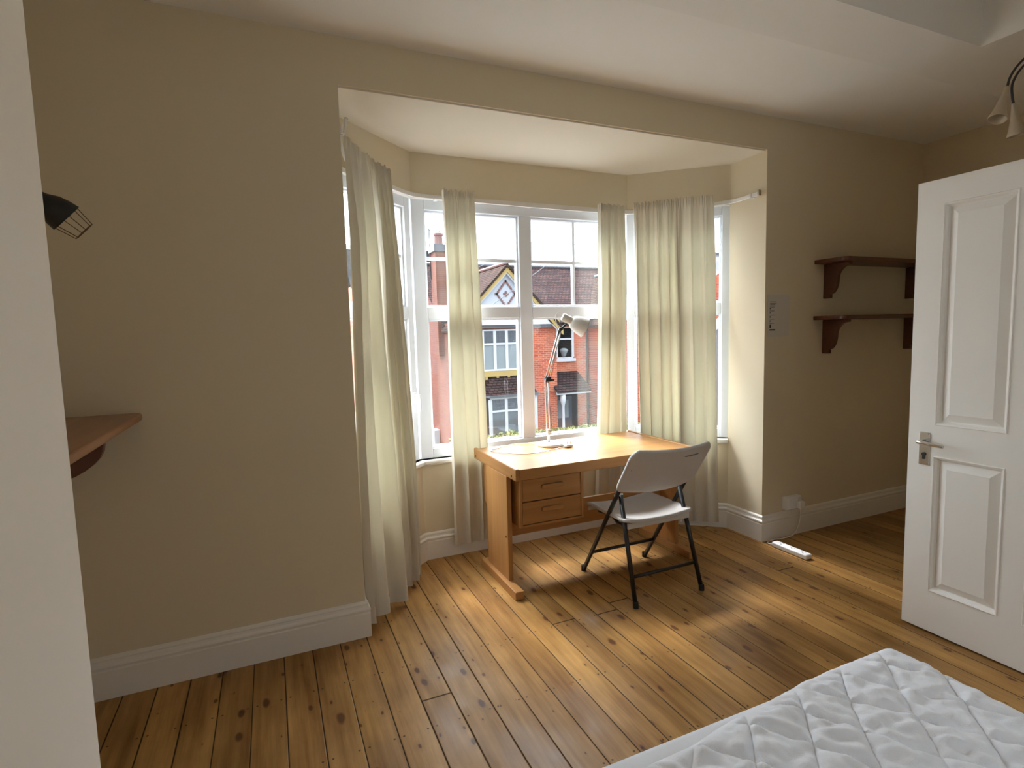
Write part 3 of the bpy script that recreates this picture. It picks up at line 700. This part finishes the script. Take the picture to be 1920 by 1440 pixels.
# ------------------------------------------------------------------ open panelled door
door = thing('door_1', (2.742, .76, .008), kind='structure')
DYa, DYb, Dz0, Dz1, DX = .758, 1.596, .010, 2.076, 2.742
pans = [(1.222, 1.482, .985, 1.968), (1.213, 1.492, .204, .842), (.872, 1.132, .985, 1.968), (.866, 1.140, .204, .842)]
ys = [DYa, .869, 1.136, 1.2175, 1.487, DYb]
lf = MB()
lf.box(DX+.019, DX+.04, DYa, DYb, Dz0, Dz1)
lf.box(DX, DX+.019, DYa, ys[1], Dz0, Dz1); lf.box(DX, DX+.019, ys[2], ys[3], Dz0, Dz1); lf.box(DX, DX+.019, ys[4], DYb, Dz0, Dz1)
for a, b in ((ys[1], ys[2]), (ys[3], ys[4])):
    lf.box(DX, DX+.019, a, b, Dz0, .204); lf.box(DX, DX+.019, a, b, .842, .985); lf.box(DX, DX+.019, a, b, 1.968, Dz1)
lf.build('door_leaf', 'doorp', door)
for y0, y1, z0, z1 in pans:
    y0, y1 = (ys[3], ys[4]) if y0 > 1.2 else (ys[1], ys[2])
    mb = MB(); rings = []
    for ins, dep in ((0, 0), (.003, -.004), (.009, -.001), (.013, .010), (.018, .017), (.021, .018), (.052, .004), (.0535, .003)):
        rings.append([(DX+dep, y0+ins, z0+ins), (DX+dep, y1-ins, z0+ins), (DX+dep, y1-ins, z1-ins), (DX+dep, y0+ins, z1-ins)])
    R = [[mb.bm.verts.new(p) for p in r] for r in rings]
    for i in range(len(R)-1):
        for j in range(4): mb.bm.faces.new((R[i][j], R[i][(j+1) % 4], R[i+1][(j+1) % 4], R[i+1][j]))
    mb.bm.faces.new(R[-1])
    mb.build('door_panel', 'doorp', door)
hp = MB().box(DX-.005, DX+.001, 1.502, 1.546, .795, .948).build('handle_plate', 'chrome', door, bevel=.002)
mb = MB(); mb.lathe([(.009, 0), (.009, .045)], (DX-.004, 1.525, .905), (-1, 0, 0), 14)
mb.tube(curve([(DX-.045, 1.53, .905), (DX-.05, 1.515, .906), (DX-.05, 1.47, .902), (DX-.048, 1.425, .899)], 5), [.009]*6+[.0085]*5+[.0075]*5, 10)
mb.build('door_handle', 'chrome', hp, smooth=True)
mb = MB(); mb.lathe([(.0085, 0), (.0085, .006)], (DX-.004, 1.524, .845), (-1, 0, 0), 16); mb.box(DX-.010, DX-.004, 1.5195, 1.5285, .822, .845); mb.build('keyhole', 'dark', hp)
for y, z in ((1.508, .802), (1.540, .802), (1.508, .941), (1.540, .941)):
    MB().lathe([(.003, 0), (.003, .002)], (DX-.005, y, z), (-1, 0, 0), 10).build('screw', 'steel', hp)

# ------------------------------------------------------------------ wall shelves with shaped brackets
def bracket_profile(d, h):       # (distance from wall, height below board)
    pts = [(0, 0), (d, 0), (d, -.018)]
    for k in range(1, 9):         # concave upper sweep
        a = PI/2*k/8; pts.append((d-(d*.45)*math.sin(a), -.018-(h*.36)*(1-math.cos(a))))
    for k in range(1, 9):         # convex lower belly
        a = PI/2*k/8; pts.append((d*.55-(d*.27)*(1-math.cos(a)), -.018-h*.36-(h*.44)*math.sin(a)))
    pts += [(d*.28, -h), (0, -h)]
    return pts
def wall_shelf(z, label):
    r = thing('wall_shelf', (4.0, YW, z), label, 'shelf', 'dark wooden shelves on the right wall')
    pts = rr(3.44, 4.56, YW-.235, YW, .03, 5)
    pts = [p for p in pts if p[1] < YW-.04]+[(4.56, YW), (3.44, YW)]
    pts = [(3.44, YW), (3.44, YW-.20)]+[(3.475-.035*math.cos(PI/2*k/6), YW-.20-.035*math.sin(PI/2*k/6)) for k in range(1, 7)]+[(4.525+.035*math.sin(PI/2*k/6), YW-.20-.035*math.cos(PI/2*k/6)) for k in range(0, 7)]+[(4.56, YW)]
    MB().slab(pts, z-.027, z).build('shelf_board', 'mahog', r, bevel=.005, seg=3)
    for x in (3.535, 4.435):
        MB().px([(YW-a, z-.027+b) for a, b in bracket_profile(.19, .232)], x, x+.026).build('shelf_bracket', 'mahog', r, bevel=.003)
    return r
wall_shelf(1.892, 'upper of two dark brown wooden shelves on the wall by the door')
wall_shelf(1.513, 'lower of two dark brown wooden shelves, under the other by the door')
sh = thing('wall_shelf', (-.65, 2.1, 1.17), 'brown wooden shelf in the left alcove with a rounded corner', 'shelf')
pts = [(XL, 1.42), (-.485, 1.42), (-.485, 2.60)]+[(-.53+.045*math.cos(PI/2*k/6), 2.60+.045*math.sin(PI/2*k/6)) for k in range(1, 7)]+[(XL, 2.645)]
MB().slab(pts, 1.142, 1.17).build('shelf_board', 'mahogy', sh, bevel=.008, seg=3)
for y in (2.16, 1.5):
    pr = [(0, 0), (.285, 0), (.285, -.02)]+[(.285*math.cos(PI/2*k/10), -.02-.135*math.sin(PI/2*k/10)) for k in range(1, 11)]
    MB().py([(XL+a, 1.142+b) for a, b in pr], y, y+.026).build('shelf_bracket', 'mahog', sh, bevel=.003)

# ------------------------------------------------------------------ black wall lamp with wire cage, left alcove
wl = thing('wall_lamp', (XL, 2.12, 1.9), 'black clamp lamp with a wire guard sticking out in the left alcove', 'lamp')
ax = Vector((.66, .30, -.62)).normalized(); c0 = Vector((-.618, 2.12, 1.905))
mb = MB(); mb.lathe([(.012, -.05), (.016, -.03), (.018, 0), (.024, .02), (.040, .045), (.047, .07), (.050, .092), (.051, .096), (.048, .096), (.044, .07), (.035, .048), (.015, .03)], c0, ax, 28); mb.build('lamp_shade', 'blackshade', wl, smooth=True)
mb = MB(); mb.tube(curve([(XL, 2.12, 1.98), (-.75, 2.12, 1.985), (-.69, 2.12, 1.965), c0-ax*.045], 5), .007, 8); mb.lathe([(.03, 0), (.03, .012), (.01, .018)], (XL, 2.12, 1.98), (1, 0, 0), 20); mb.build('lamp_arm', 'blackshade', wl, smooth=True)
mb = MB(); a_ = ax.orthogonal().normalized(); b_ = ax.cross(a_)
def ring(rad, h, n, k0=0): return [c0+ax*h+(a_*math.cos(2*PI*(k+k0)/n)+b_*math.sin(2*PI*(k+k0)/n))*rad for k in range(n)]
r1, r2 = ring(.047, .09, 6), ring(.034, .150, 6)
for k in range(6): mb.tube([r1[k], r2[k]], .0013, 6); mb.tube([r2[k], r2[(k+1) % 6]], .0013, 6)
mb.build('wire_guard', 'brass', wl)
MB().lathe([(.012, .035), (.013, .05), (.022, .07), (.024, .084), (.016, .093), (.001, .095)], c0, ax, 18).build('bulb', 'dark', wl, smooth=True)

# ------------------------------------------------------------------ notice, socket, extension lead
nt_ = thing('paper_notice', (3.106, YW, 1.38), 'white paper notice with faint printed lines fixed right of the bay', 'notice')
MB().box(3.008, 3.207, YW-.002, YW-.0003, 1.382, 1.660).build('paper_sheet', 'paper', nt_)
mb = MB(); rnd = random.Random(4)
def ln(x0, x1, z, h=.003): mb.box(x0, x1, YW-.0027, YW-.0019, z-h/2, z+h/2)
for z, w in ((1.612, .055), (1.602, .060), (1.592, .048)): ln(3.028, 3.028+w, z)
for z in (1.578, 1.553, 1.525, 1.498, 1.472): ln(3.026, 3.026+rnd.uniform(.04, .06), z); ln(3.026, 3.038, z-.010, .005); ln(3.026, 3.034, z-.017)
ln(3.026, 3.040, 1.450, .018); ln(3.026, 3.078, 1.428, .009)
mb.build('printed_lines', 'ink', nt_)
so = thing('wall_socket', (3.255, YW, .18), 'white double wall socket above the skirting right of the bay', 'socket')
MB().box(3.172, 3.318, YW-.034, YW, .190, .278).build('socket_box', 'wplas', so, bevel=.004)
MB().box(3.174, 3.316, YW-.041, YW-.034, .192, .276).build('face_plate', 'wplas', so, bevel=.003)
for x in (3.205, 3.285): MB().box(x-.006, x+.006, YW-.045, YW-.041, .250, .266).build('switch', 'wplas', so, bevel=.002)
ex = thing('extension_lead', (2.985, 2.42, 0), 'white plastic extension lead lying on the boards by the right skirting', 'extension lead')
MB().box(2.958, 3.013, 2.288, 2.545, .002, .034).build('socket_strip', 'wplas', ex, bevel=.008, seg=3)
for y in (2.335, 2.415, 2.495):
    mb = MB()
    mb.box(2.983, 2.988, y-.004, y+.004, .0335, .0346); mb.box(2.971, 2.976, y-.016, y-.008, .0335, .0346); mb.box(2.995, 3.0, y-.016, y-.008, .0335, .0346); mb.build('outlet', 'dark', ex)
pl = MB().box(3.262, 3.312, YW-.075, YW-.0412, .196, .246).build('plug', 'wplas', ex, bevel=.006)
MB().tube(curve([(2.985, 2.54, .014), (2.972, 2.565, .008), (2.985, 2.60, .005), (3.05, 2.612, .006), (3.14, 2.60, .008), (3.22, 2.592, .02), (3.272, 2.592, .08), (3.288, 2.592, .15), (3.287, 2.592, .20)], 6), .0035, 8).build('cable', 'cordw', ex, smooth=True)

# ------------------------------------------------------------------ ceiling light, bare cables with cream holders
pe = thing('pendant_light', (3.78, 1.50, 2.816), 'ceiling light of dark cables ending in cream conical lamp holders', 'ceiling light')
MB().lathe([(.001, 0), (.056, 0), (.055, -.012), (.035, -.028), (.008, -.032), (.001, -.032)], (3.78, 1.50, 2.816), (0, 0, 1), 28).build('ceiling_rose', 'sleeve', pe, smooth=True)
for pts, hb in (
    ([(3.76, 1.50, 2.79), (3.64, 1.52, 2.785), (3.535, 1.565, 2.755), (3.475, 1.585, 2.705), (3.445, 1.60, 2.65), (3.425, 1.60, 2.60)], Vector((3.352, 1.60, 2.438))),
    ([(3.775, 1.50, 2.79), (3.66, 1.52, 2.77), (3.55, 1.565, 2.735), (3.49, 1.585, 2.68), (3.468, 1.60, 2.62), (3.475, 1.60, 2.56), (3.49, 1.60, 2.53)], Vector((3.512, 1.59, 2.375))),
    ([(3.79, 1.50, 2.79), (3.76, 1.48, 2.74), (3.72, 1.47, 2.68), (3.71, 1.46, 2.60)], Vector((3.715, 1.45, 2.43)))):
    MB().tube(curve(pts, 6), .0055, 8).build('cable', 'cable', pe, smooth=True)
    t = Vector(pts[-1]); d = (hb-t); hh = d.length
    MB().lathe([(.006, -.004), (.009, 0), (.014, hh*.25), (.024, hh*.62), (.030, hh*.78), (.039, hh*.96), (.040, hh), (.037, hh), (.026, hh*.75), (.012, hh*.4)], t, d, 20).build('lamp_holder', 'sleeve', pe, smooth=True)

# ------------------------------------------------------------------ outside: street and the houses opposite
GZ = -3.0
MB().box(-40, 60, 3.9, 60, GZ-.2, GZ).build('ground', 'tarmac', kind='structure')
MB().box(-40, 60, 13.5, 16.0, GZ, GZ+.10).build('ground_pavement', 'paving', kind='structure')

def sash(root, x0, x1, y, z0, z1, mid=None, leaded=True, net=True, nlights=1, frame='wpaint', t=.07):
    """a white sash window: frame with panes as sub-parts"""
    f = MB(); w = .055
    f.box(x0, x1, y-.03, y+.06, z0-.07, z0); f.box(x0, x1, y-.02, y+.06, z1, z1+.06)
    xs = [x0+(x1-x0)*i/nlights for i in range(nlights+1)]
    for x in xs: f.box(x-w, x+w, y-.02, y+.06, z0, z1)
    mid = mid if mid is not None else (z0+z1)/2
    f.box(x0, x1, y-.015, y+.05, mid-.035, mid+.035)
    fo = f.build('window', 'wpaint', root)
    for i in range(nlights):
        a, b = xs[i]+w, xs[i+1]-w
        MB().box(a, b, y+.02, y+.03, z0, mid-.035).build('pane', 'net' if net else 'pane', fo)
        MB().box(a, b, y+.02, y+.03, mid+.035, z1).build('pane', 'panelead' if leaded else 'shadow', fo)
        if leaded:
            m = MB()
            for k in (1, 2): xx = a+(b-a)*k/3; m.box(xx-.007, xx+.007, y+.012, y+.021, mid+.035, z1)
            for k in (1, 2): zz = mid+(z1-mid)*k/3; m.box(a, b, y+.012, y+.021, zz-.007, zz+.007)
            m.build('leading', 'lead', fo)
    return fo

hs = thing('house', (8.2, 20, GZ), 'red brick house across the street with a white gable and yellow bargeboards', 'house')
GX, GYF, AP, EZ = 8.17, 19.0, 3.97, 1.88      # gable centre, face, apex, eaves
BW = 1.98                                    # half width of the gabled projection
XF = 6.02                                    # left flank
RY, RZ = 23.5, 4.52                          # main ridge
# walls
MB().box(XF, GX+BW+.2, 19.15, 20.3, GZ, EZ).build('front_wall', 'brickf', hs)
MB().box(GX+BW+.2, 12.75, 20.0, 20.3, GZ, 2.02).build('front_wall', 'brickd', hs)
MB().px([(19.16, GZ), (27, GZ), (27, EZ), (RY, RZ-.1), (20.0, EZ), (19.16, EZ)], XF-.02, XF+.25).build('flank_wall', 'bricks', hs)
# main roof, slopes with thickness
def slope(root, name, mat, quad, th=.12):
    return MB().prism([(x, y, z) for x, y, z in quad], [(x, y, z-th) for x, y, z in quad]).build(name, mat, root)
slope(hs, 'roof', 'tilef', [(XF-.1, 19.75, EZ-.05), (12.75, 19.75, EZ-.05), (12.75, RY, RZ), (XF-.1, RY, RZ)])
slope(hs, 'roof', 'tilef', [(XF-.1, RY, RZ), (12.75, RY, RZ), (12.75, 27.3, EZ), (XF-.1, 27.3, EZ)])
MB().tube([(XF-.1, RY, RZ+.02), (12.75, RY, RZ+.02)], .08, 8).build('ridge_tile', 'lead', hs)
# cross gable
gs = 1.03
def gz(x): return AP-gs*abs(x-GX)
hw = (AP-EZ)/gs
RB = 22.6
slope(hs, 'gable_roof', 'tiles', [(GX-hw-.25, 18.75, gz(GX-hw-.25)+.05), (GX, 18.75, AP+.05), (GX, RB, AP+.05), (GX-hw-.25, 19.9, gz(GX-hw-.25)+.05)])
slope(hs, 'gable_roof', 'tiles', [(GX, 18.75, AP+.05), (GX+hw+.25, 18.75, gz(GX+hw+.25)+.05), (GX+hw+.25, 19.9, gz(GX+hw+.25)+.05), (GX, RB, AP+.05)])
MB().tube([(GX, 18.75, AP+.08), (GX, RB, AP+.08)], .07, 8).build('ridge_tile', 'diamond', hs)
MB().py([(GX-hw, EZ), (GX+hw, EZ), (GX, AP)], 19.0, 19.2).build('gable', 'render', hs)
for s in (-1, 1):
    o_ = [(GX, AP+.02), (GX+s*(hw+.28), gz(GX+hw+.28)+.02), (GX+s*(hw+.28), gz(GX+hw+.28)-.24), (GX, AP-.25)]
    MB().py(o_, 18.80, 18.86).build('bargeboard', 'yellow', hs)
    o_ = [(GX, AP-.25), (GX+s*(hw+.1), gz(GX+hw+.1)-.23), (GX+s*(hw+.1), gz(GX+hw+.1)-.30), (GX, AP-.32)]
    MB().py(o_, 18.86, 18.92).build('bargeboard', 'wpaint', hs)
# brick diamond on the gable
mb = MB(); cxd, czd, st = GX, 2.92, .068
def blk(i, j): mb.box(cxd+(i-.5)*st, cxd+(i+.5)*st, 18.965, 19.0, czd+(j-.5)*st, czd+(j+.5)*st)
for k in range(0, 8):
    for sx in (-1, 1):
        for sz in (-1, 1): blk(sx*(5.4-k*.77), sz*k)
for i, j in ((-6, 0), (6, 0), (0, 7), (0, -7)): blk(i, j)
mb.build('brick_diamond', 'diamond', hs)
mb = MB()
for i, j in ((0, 0), (1, 0), (-1, 0), (0, 1), (0, -1)): blk(i, j)
mb.build('brick_cross', 'diamond', hs)
# cornice under the gable
MB().box(GX-hw-.1, GX+hw+.02, 18.86, 19.15, 1.78, 1.97).build('cornice', 'wpaint', hs)
MB().box(GX-hw-.02, GX+hw-.15, 18.93, 19.15, 1.67, 1.78).build('cornice', 'lead', hs)
MB().box(GX+hw-.0, GX+hw+.16, 18.84, 19.15, 1.74, 2.02).build('corbel', 'yellow', hs)
# first-floor window of lights
sash(hs, 7.21, 9.13, 19.05, .14, 1.56, 1.08, True, True, 4)
MB().box(7.1, 9.22, 18.96, 19.15, -.13, .06).build('sill_band', 'yellow', hs)
for i in range(5): x = 7.3+i*.45; MB().box(x-.05, x+.05, 18.98, 19.15, -.24, -.13).build('sill_bracket', 'yellow', hs)
# ground-floor bay with tiled roof
bt = [(7.62, 19.15), (8.86, 19.15), (8.86, 19.14), (7.62, 19.14)]
MB().prism([(6.95, 19.15, -.78), (9.42, 19.15, -.78), (9.10, 18.35, -.80), (7.15, 18.35, -.80)], [(7.45, 19.15, -.10), (8.86, 19.15, -.10), (8.78, 19.05, -.12), (7.55, 19.05, -.12)]).build('bay_roof', 'tilef', hs)
MB().prism([(6.93, 19.15, -.86), (9.44, 19.15, -.86), (9.12, 18.32, -.86), (7.13, 18.32, -.86)], [(6.93, 19.15, -.78), (9.44, 19.15, -.78), (9.12, 18.32, -.78), (7.13, 18.32, -.78)]).build('bay_gutter', 'lead', hs)
MB().prism([(7.05, 19.15, GZ), (9.32, 19.15, GZ), (9.05, 18.45, GZ), (7.2, 18.45, GZ)], [(7.05, 19.15, -2.3), (9.32, 19.15, -2.3), (9.05, 18.45, -2.3), (7.2, 18.45, -2.3)]).build('bay_wall', 'brickf', hs)
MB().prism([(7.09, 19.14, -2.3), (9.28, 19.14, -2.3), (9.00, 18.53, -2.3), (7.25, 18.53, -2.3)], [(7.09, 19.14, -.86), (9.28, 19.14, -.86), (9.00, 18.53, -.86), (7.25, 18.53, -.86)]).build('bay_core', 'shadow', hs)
sash(hs, 7.22, 9.05, 18.45, -2.3, -.93, -1.37, True, False, 3)
mb = MB(); mb.prism([(9.06, 18.46, -2.3), (9.12, 18.46, -2.3), (9.36, 19.14, -2.3), (9.30, 19.14, -2.3)], [(9.06, 18.46, -.86), (9.12, 18.46, -.86), (9.36, 19.14, -.86), (9.30, 19.14, -.86)]); mb.build('bay_return', 'wpaint', hs)
mb = MB(); mb.prism([(9.135, 18.56, -2.2), (9.155, 18.6, -2.2), (9.315, 19.05, -2.2), (9.30, 19.05, -2.2)], [(9.135, 18.56, -1.45), (9.155, 18.6, -1.45), (9.315, 19.05, -1.45), (9.30, 19.05, -1.45)]); mb.build('bay_pane', 'pane', hs)
mb = MB(); mb.prism([(9.135, 18.56, -1.35), (9.155, 18.6, -1.35), (9.315, 19.05, -1.35), (9.30, 19.05, -1.35)], [(9.135, 18.56, -.95), (9.155, 18.6, -.95), (9.315, 19.05, -.95), (9.30, 19.05, -.95)]); mb.build('bay_pane', 'panelead', hs)
# sash window over the porch
sash(hs, 10.80, 11.56, 19.98, .42, 1.62, 1.17, False, False, 1)
MB().box(10.70, 11.66, 19.88, 20.0, .24, .36).build('window_sill', 'wpaint', hs)
MB().lathe([(.05, 0), (.10, .04), (.12, .14), (.16, .2), (.19, .26), (.12, .34), (.01, .36)], (11.12, 19.96, .44), (0, 0, 1), 10).build('flower_pot', 'net', hs, smooth=True)
MB().box(10.4, 12.75, 19.62, 19.76, 1.90, 2.02).build('gutter', 'pipe', hs)
MB().tube([(10.42, 19.92, 1.95), (10.42, 19.92, GZ)], .04, 8).build('drainpipe', 'pipe', hs)
MB().tube(curve([(11.95, 19.7, 1.92), (12.0, 19.8, 1.8), (12.2, 19.92, 1.7), (12.23, 19.92, 1.5), (12.23, 19.92, GZ)], 4), .045, 8).build('drainpipe', 'pipe', hs)
# porch
MB().prism([(10.2, 19.95, -.18), (11.75, 19.95, -.18), (11.75, 18.85, -.84), (10.2, 18.85, -.84)], [(10.2, 19.95, -.28), (11.75, 19.95, -.28), (11.75, 18.85, -.94), (10.2, 18.85, -.94)]).build('porch_roof', 'tilef', hs)
MB().box(10.2, 11.75, 18.88, 18.96, -1.0, -.86).build('porch_beam', 'wpaint', hs)
MB().lathe([(.10, 0), (.10, .35), (.06, .40), (.055, 1.5), (.07, 1.6), (.11, 1.72), (.11, 2.05)], (10.52, 19.0, GZ), (0, 0, 1), 14).build('porch_post', 'wpaint', hs, smooth=True)
MB().box(10.4, 11.75, 19.94, 20.0, GZ, -1.05).build('porch_shade_panel', 'shadow', hs)  # flat dark sheet, the porch's shade put into its colour
MB().box(10.62, 11.42, 19.88, 19.94, GZ+.15, -1.2).build('front_door', 'darkdoor', hs)
MB().box(10.75, 11.25, 19.86, 19.88, -2.1, -1.35).build('door_glass', 'net', hs)
# chimney on the flank
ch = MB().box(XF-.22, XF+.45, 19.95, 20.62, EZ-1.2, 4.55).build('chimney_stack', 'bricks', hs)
MB().box(XF-.28, XF+.51, 19.88, 20.69, 4.55, 4.80).build('chimney_cap', 'lead', ch)
MB().lathe([(.17, 0), (.15, .35), (.19, .37), (.19, .45), (.12, .45)], (XF+.02, 20.3, 4.80), (0, 0, 1), 12).build('chimney_pot', 'diamond', ch)
aer = MB(); aer.tube([(XF-.24, 20.62, 3.6), (XF-.24, 20.62, 5.46)], .018, 6); aer.tube([(XF-.28, 20.62, 5.44), (XF+.55, 20.3, 5.26)], .014, 6)
for k in range(5): q = Vector((XF-.24+.18*k, 20.62-.07*k, 5.43-.039*k)); aer.tube([q-Vector((.05, .18, 0)), q+Vector((.05, .18, 0))], .007, 5)
aer.build('tv_aerial', 'pipe', hs)
MB().box(XF-.24, XF-.02, 21.0, 21.55, GZ+.1, -2.3).build('meter_box', 'stain', hs)

# the other half of the pair, to the right
h2 = thing('house', (14.6, 20, GZ), 'brick and tiled house adjoining on the right, partly behind the curtain', 'house')
MB().box(12.78, 17.5, 20.0, 20.3, GZ, 2.02).build('front_wall', 'brickf', h2)
slope(h2, 'roof', 'tilef', [(12.76, 19.75, EZ-.05), (17.5, 19.75, EZ-.05), (17.5, RY, RZ), (12.76, RY, RZ)])
G2 = 14.35
slope(h2, 'gable_roof', 'tiles', [(G2-hw-.15, 18.75, gz(GX-hw-.15)), (G2, 18.75, AP+.05), (G2, RB, AP+.05), (G2-hw-.15, 19.9, gz(GX-hw-.15))])
slope(h2, 'gable_roof', 'tiles', [(G2, 18.75, AP+.05), (G2+hw+.25, 18.75, gz(GX+hw+.25)), (G2+hw+.25, 19.9, gz(GX+hw+.25)), (G2, RB, AP+.05)])
MB().tube([(G2, 18.75, AP+.08), (G2, RB, AP+.08)], .06, 8).build('ridge_tile', 'net', h2)
MB().py([(G2-hw, EZ), (G2+hw, EZ), (G2, AP)], 19.0, 19.2).build('gable', 'render', h2)
MB().box(G2-hw, 17.5, 19.15, 20, GZ, EZ).build('projecting_wall', 'brickf', h2)
MB().tube([(12.76, RY, RZ+.02), (17.5, RY, RZ+.02)], .08, 8).build('ridge_tile', 'lead', h2)
# slate roofed house behind, seen left of the chimney
h3 = thing('house', (8, 34, GZ), 'slate roofed house glimpsed behind the chimney in the left pane', 'house')
MB().box(4.5, 11, 32, 36, GZ, 4.4).build('wall', 'brickf', h3)
slope(h3, 'roof', 'slate', [(4.3, 31.6, 4.3), (11.2, 31.6, 4.3), (11.2, 34.2, 6.75), (4.3, 34.2, 6.75)])
slope(h3, 'roof', 'slate', [(4.3, 34.2, 6.75), (11.2, 34.2, 6.75), (11.2, 36.6, 4.3), (4.3, 36.6, 4.3)])
# far right, through the slit beside the right curtain
h4 = thing('house', (19.6, 19, GZ), 'grey rendered house seen through the right edge of the bay', 'house')
MB().py([(16.8, GZ), (22.5, GZ), (22.5, 1.2), (19.65, 3.25), (16.8, 1.2)], 17.9, 18.2).build('gable_wall', 'greyr', h4)
for s in (-1, 1): MB().py([(19.65, 3.35), (19.65+s*3.1, 1.12), (19.65+s*3.1, .92), (19.65, 3.12)], 17.7, 17.9).build('bargeboard', 'wpaint', h4)
h5 = thing('house', (21, 22, GZ), 'orange brick gable end at the far right of the street', 'house')
MB().py([(18.5, GZ), (25.5, GZ), (25.5, 2.5), (22.1, 4.9), (18.5, 2.5)], 21.6, 21.9).build('gable_wall', 'brickf', h5)
h6 = thing('apartment_block', (30.5, 31, GZ), 'pale apartment block with blue windows above the orange gable', 'building')
MB().box(28.0, 34, 31, 36, GZ, 6.7).build('wall', 'render', h6)
for z in (4.9, 5.6, 6.2): MB().box(28.2, 29.6, 30.95, 31.0, z, z+.42).build('window', 'bluew', h6)
MB().box(27.9, 34.1, 30.9, 36, 6.7, 6.9).build('parapet', 'lead', h6)

# clipped hedge below the window
random.seed(5)
mb = MB()
for k in range(5200):
    x = random.uniform(5.2, 12.2); y = random.uniform(16.3, 17.2)
    top = -1.93+.10*mnoise.noise((x*1.3, y, 0))
    z = top-abs(random.gauss(0, .10)) if random.random() < .7 else random.uniform(GZ, top)
    if random.random() < .35: y = 16.3+random.random()*.1
    n = Vector((random.gauss(0, 1), random.gauss(-.5, 1), random.gauss(.7, 1))).normalized(); a = n.orthogonal().normalized()*random.uniform(.03, .06); b = n.cross(a).normalized()*random.uniform(.02, .045); c = Vector((x, y, z))
    mb.poly([c-a, c-b, c+a, c+b])
mb.box(5.2, 12.2, 16.42, 17.1, GZ, -2.1)
tag(mb.build('hedge', 'leaf', loc=(8.7, 16.7, GZ)), 'yellow green clipped hedge in front of the brick house', 'hedge')

# overhead wires, from the houses to a telegraph pole hidden by the right curtain
for lab, p0, p1 in (
    ('uppermost thin overhead wire crossing the sky left of the centre mullion', (6.45, 19.92, 4.56), (9.48, 10.6, 4.92)),
    ('long overhead wire rising from beside the gable to the top right pane', (6.45, 19.96, 3.55), (9.48, 10.6, 5.32)),
    ('steepest overhead wire in the top right pane', (11.83, 23.48, 4.54), (9.48, 10.6, 5.99)),
    ('overhead wire passing in front of the white gable', (6.13, 19.14, 1.52), (9.48, 10.6, 5.54))):
    p0, p1 = Vector(p0), Vector(p1)
    o = MB().tube([p0.lerp(p1, k/12)-Vector((0, 0, .03*math.sin(PI*k/12))) for k in range(13)], .010, 6).build('overhead_wire', 'lead', loc=p0)
    tag(o, lab, 'wire', 'overhead wires')
po = thing('telegraph_pole', (9.56, 10.62, GZ), 'telegraph pole in the street behind the right curtain', 'pole')
MB().lathe([(.13, 0), (.09, 9.6), (.001, 9.65)], (9.56, 10.62, GZ), (0, 0, 1), 14).build('pole_shaft', 'pipe', po, smooth=True)
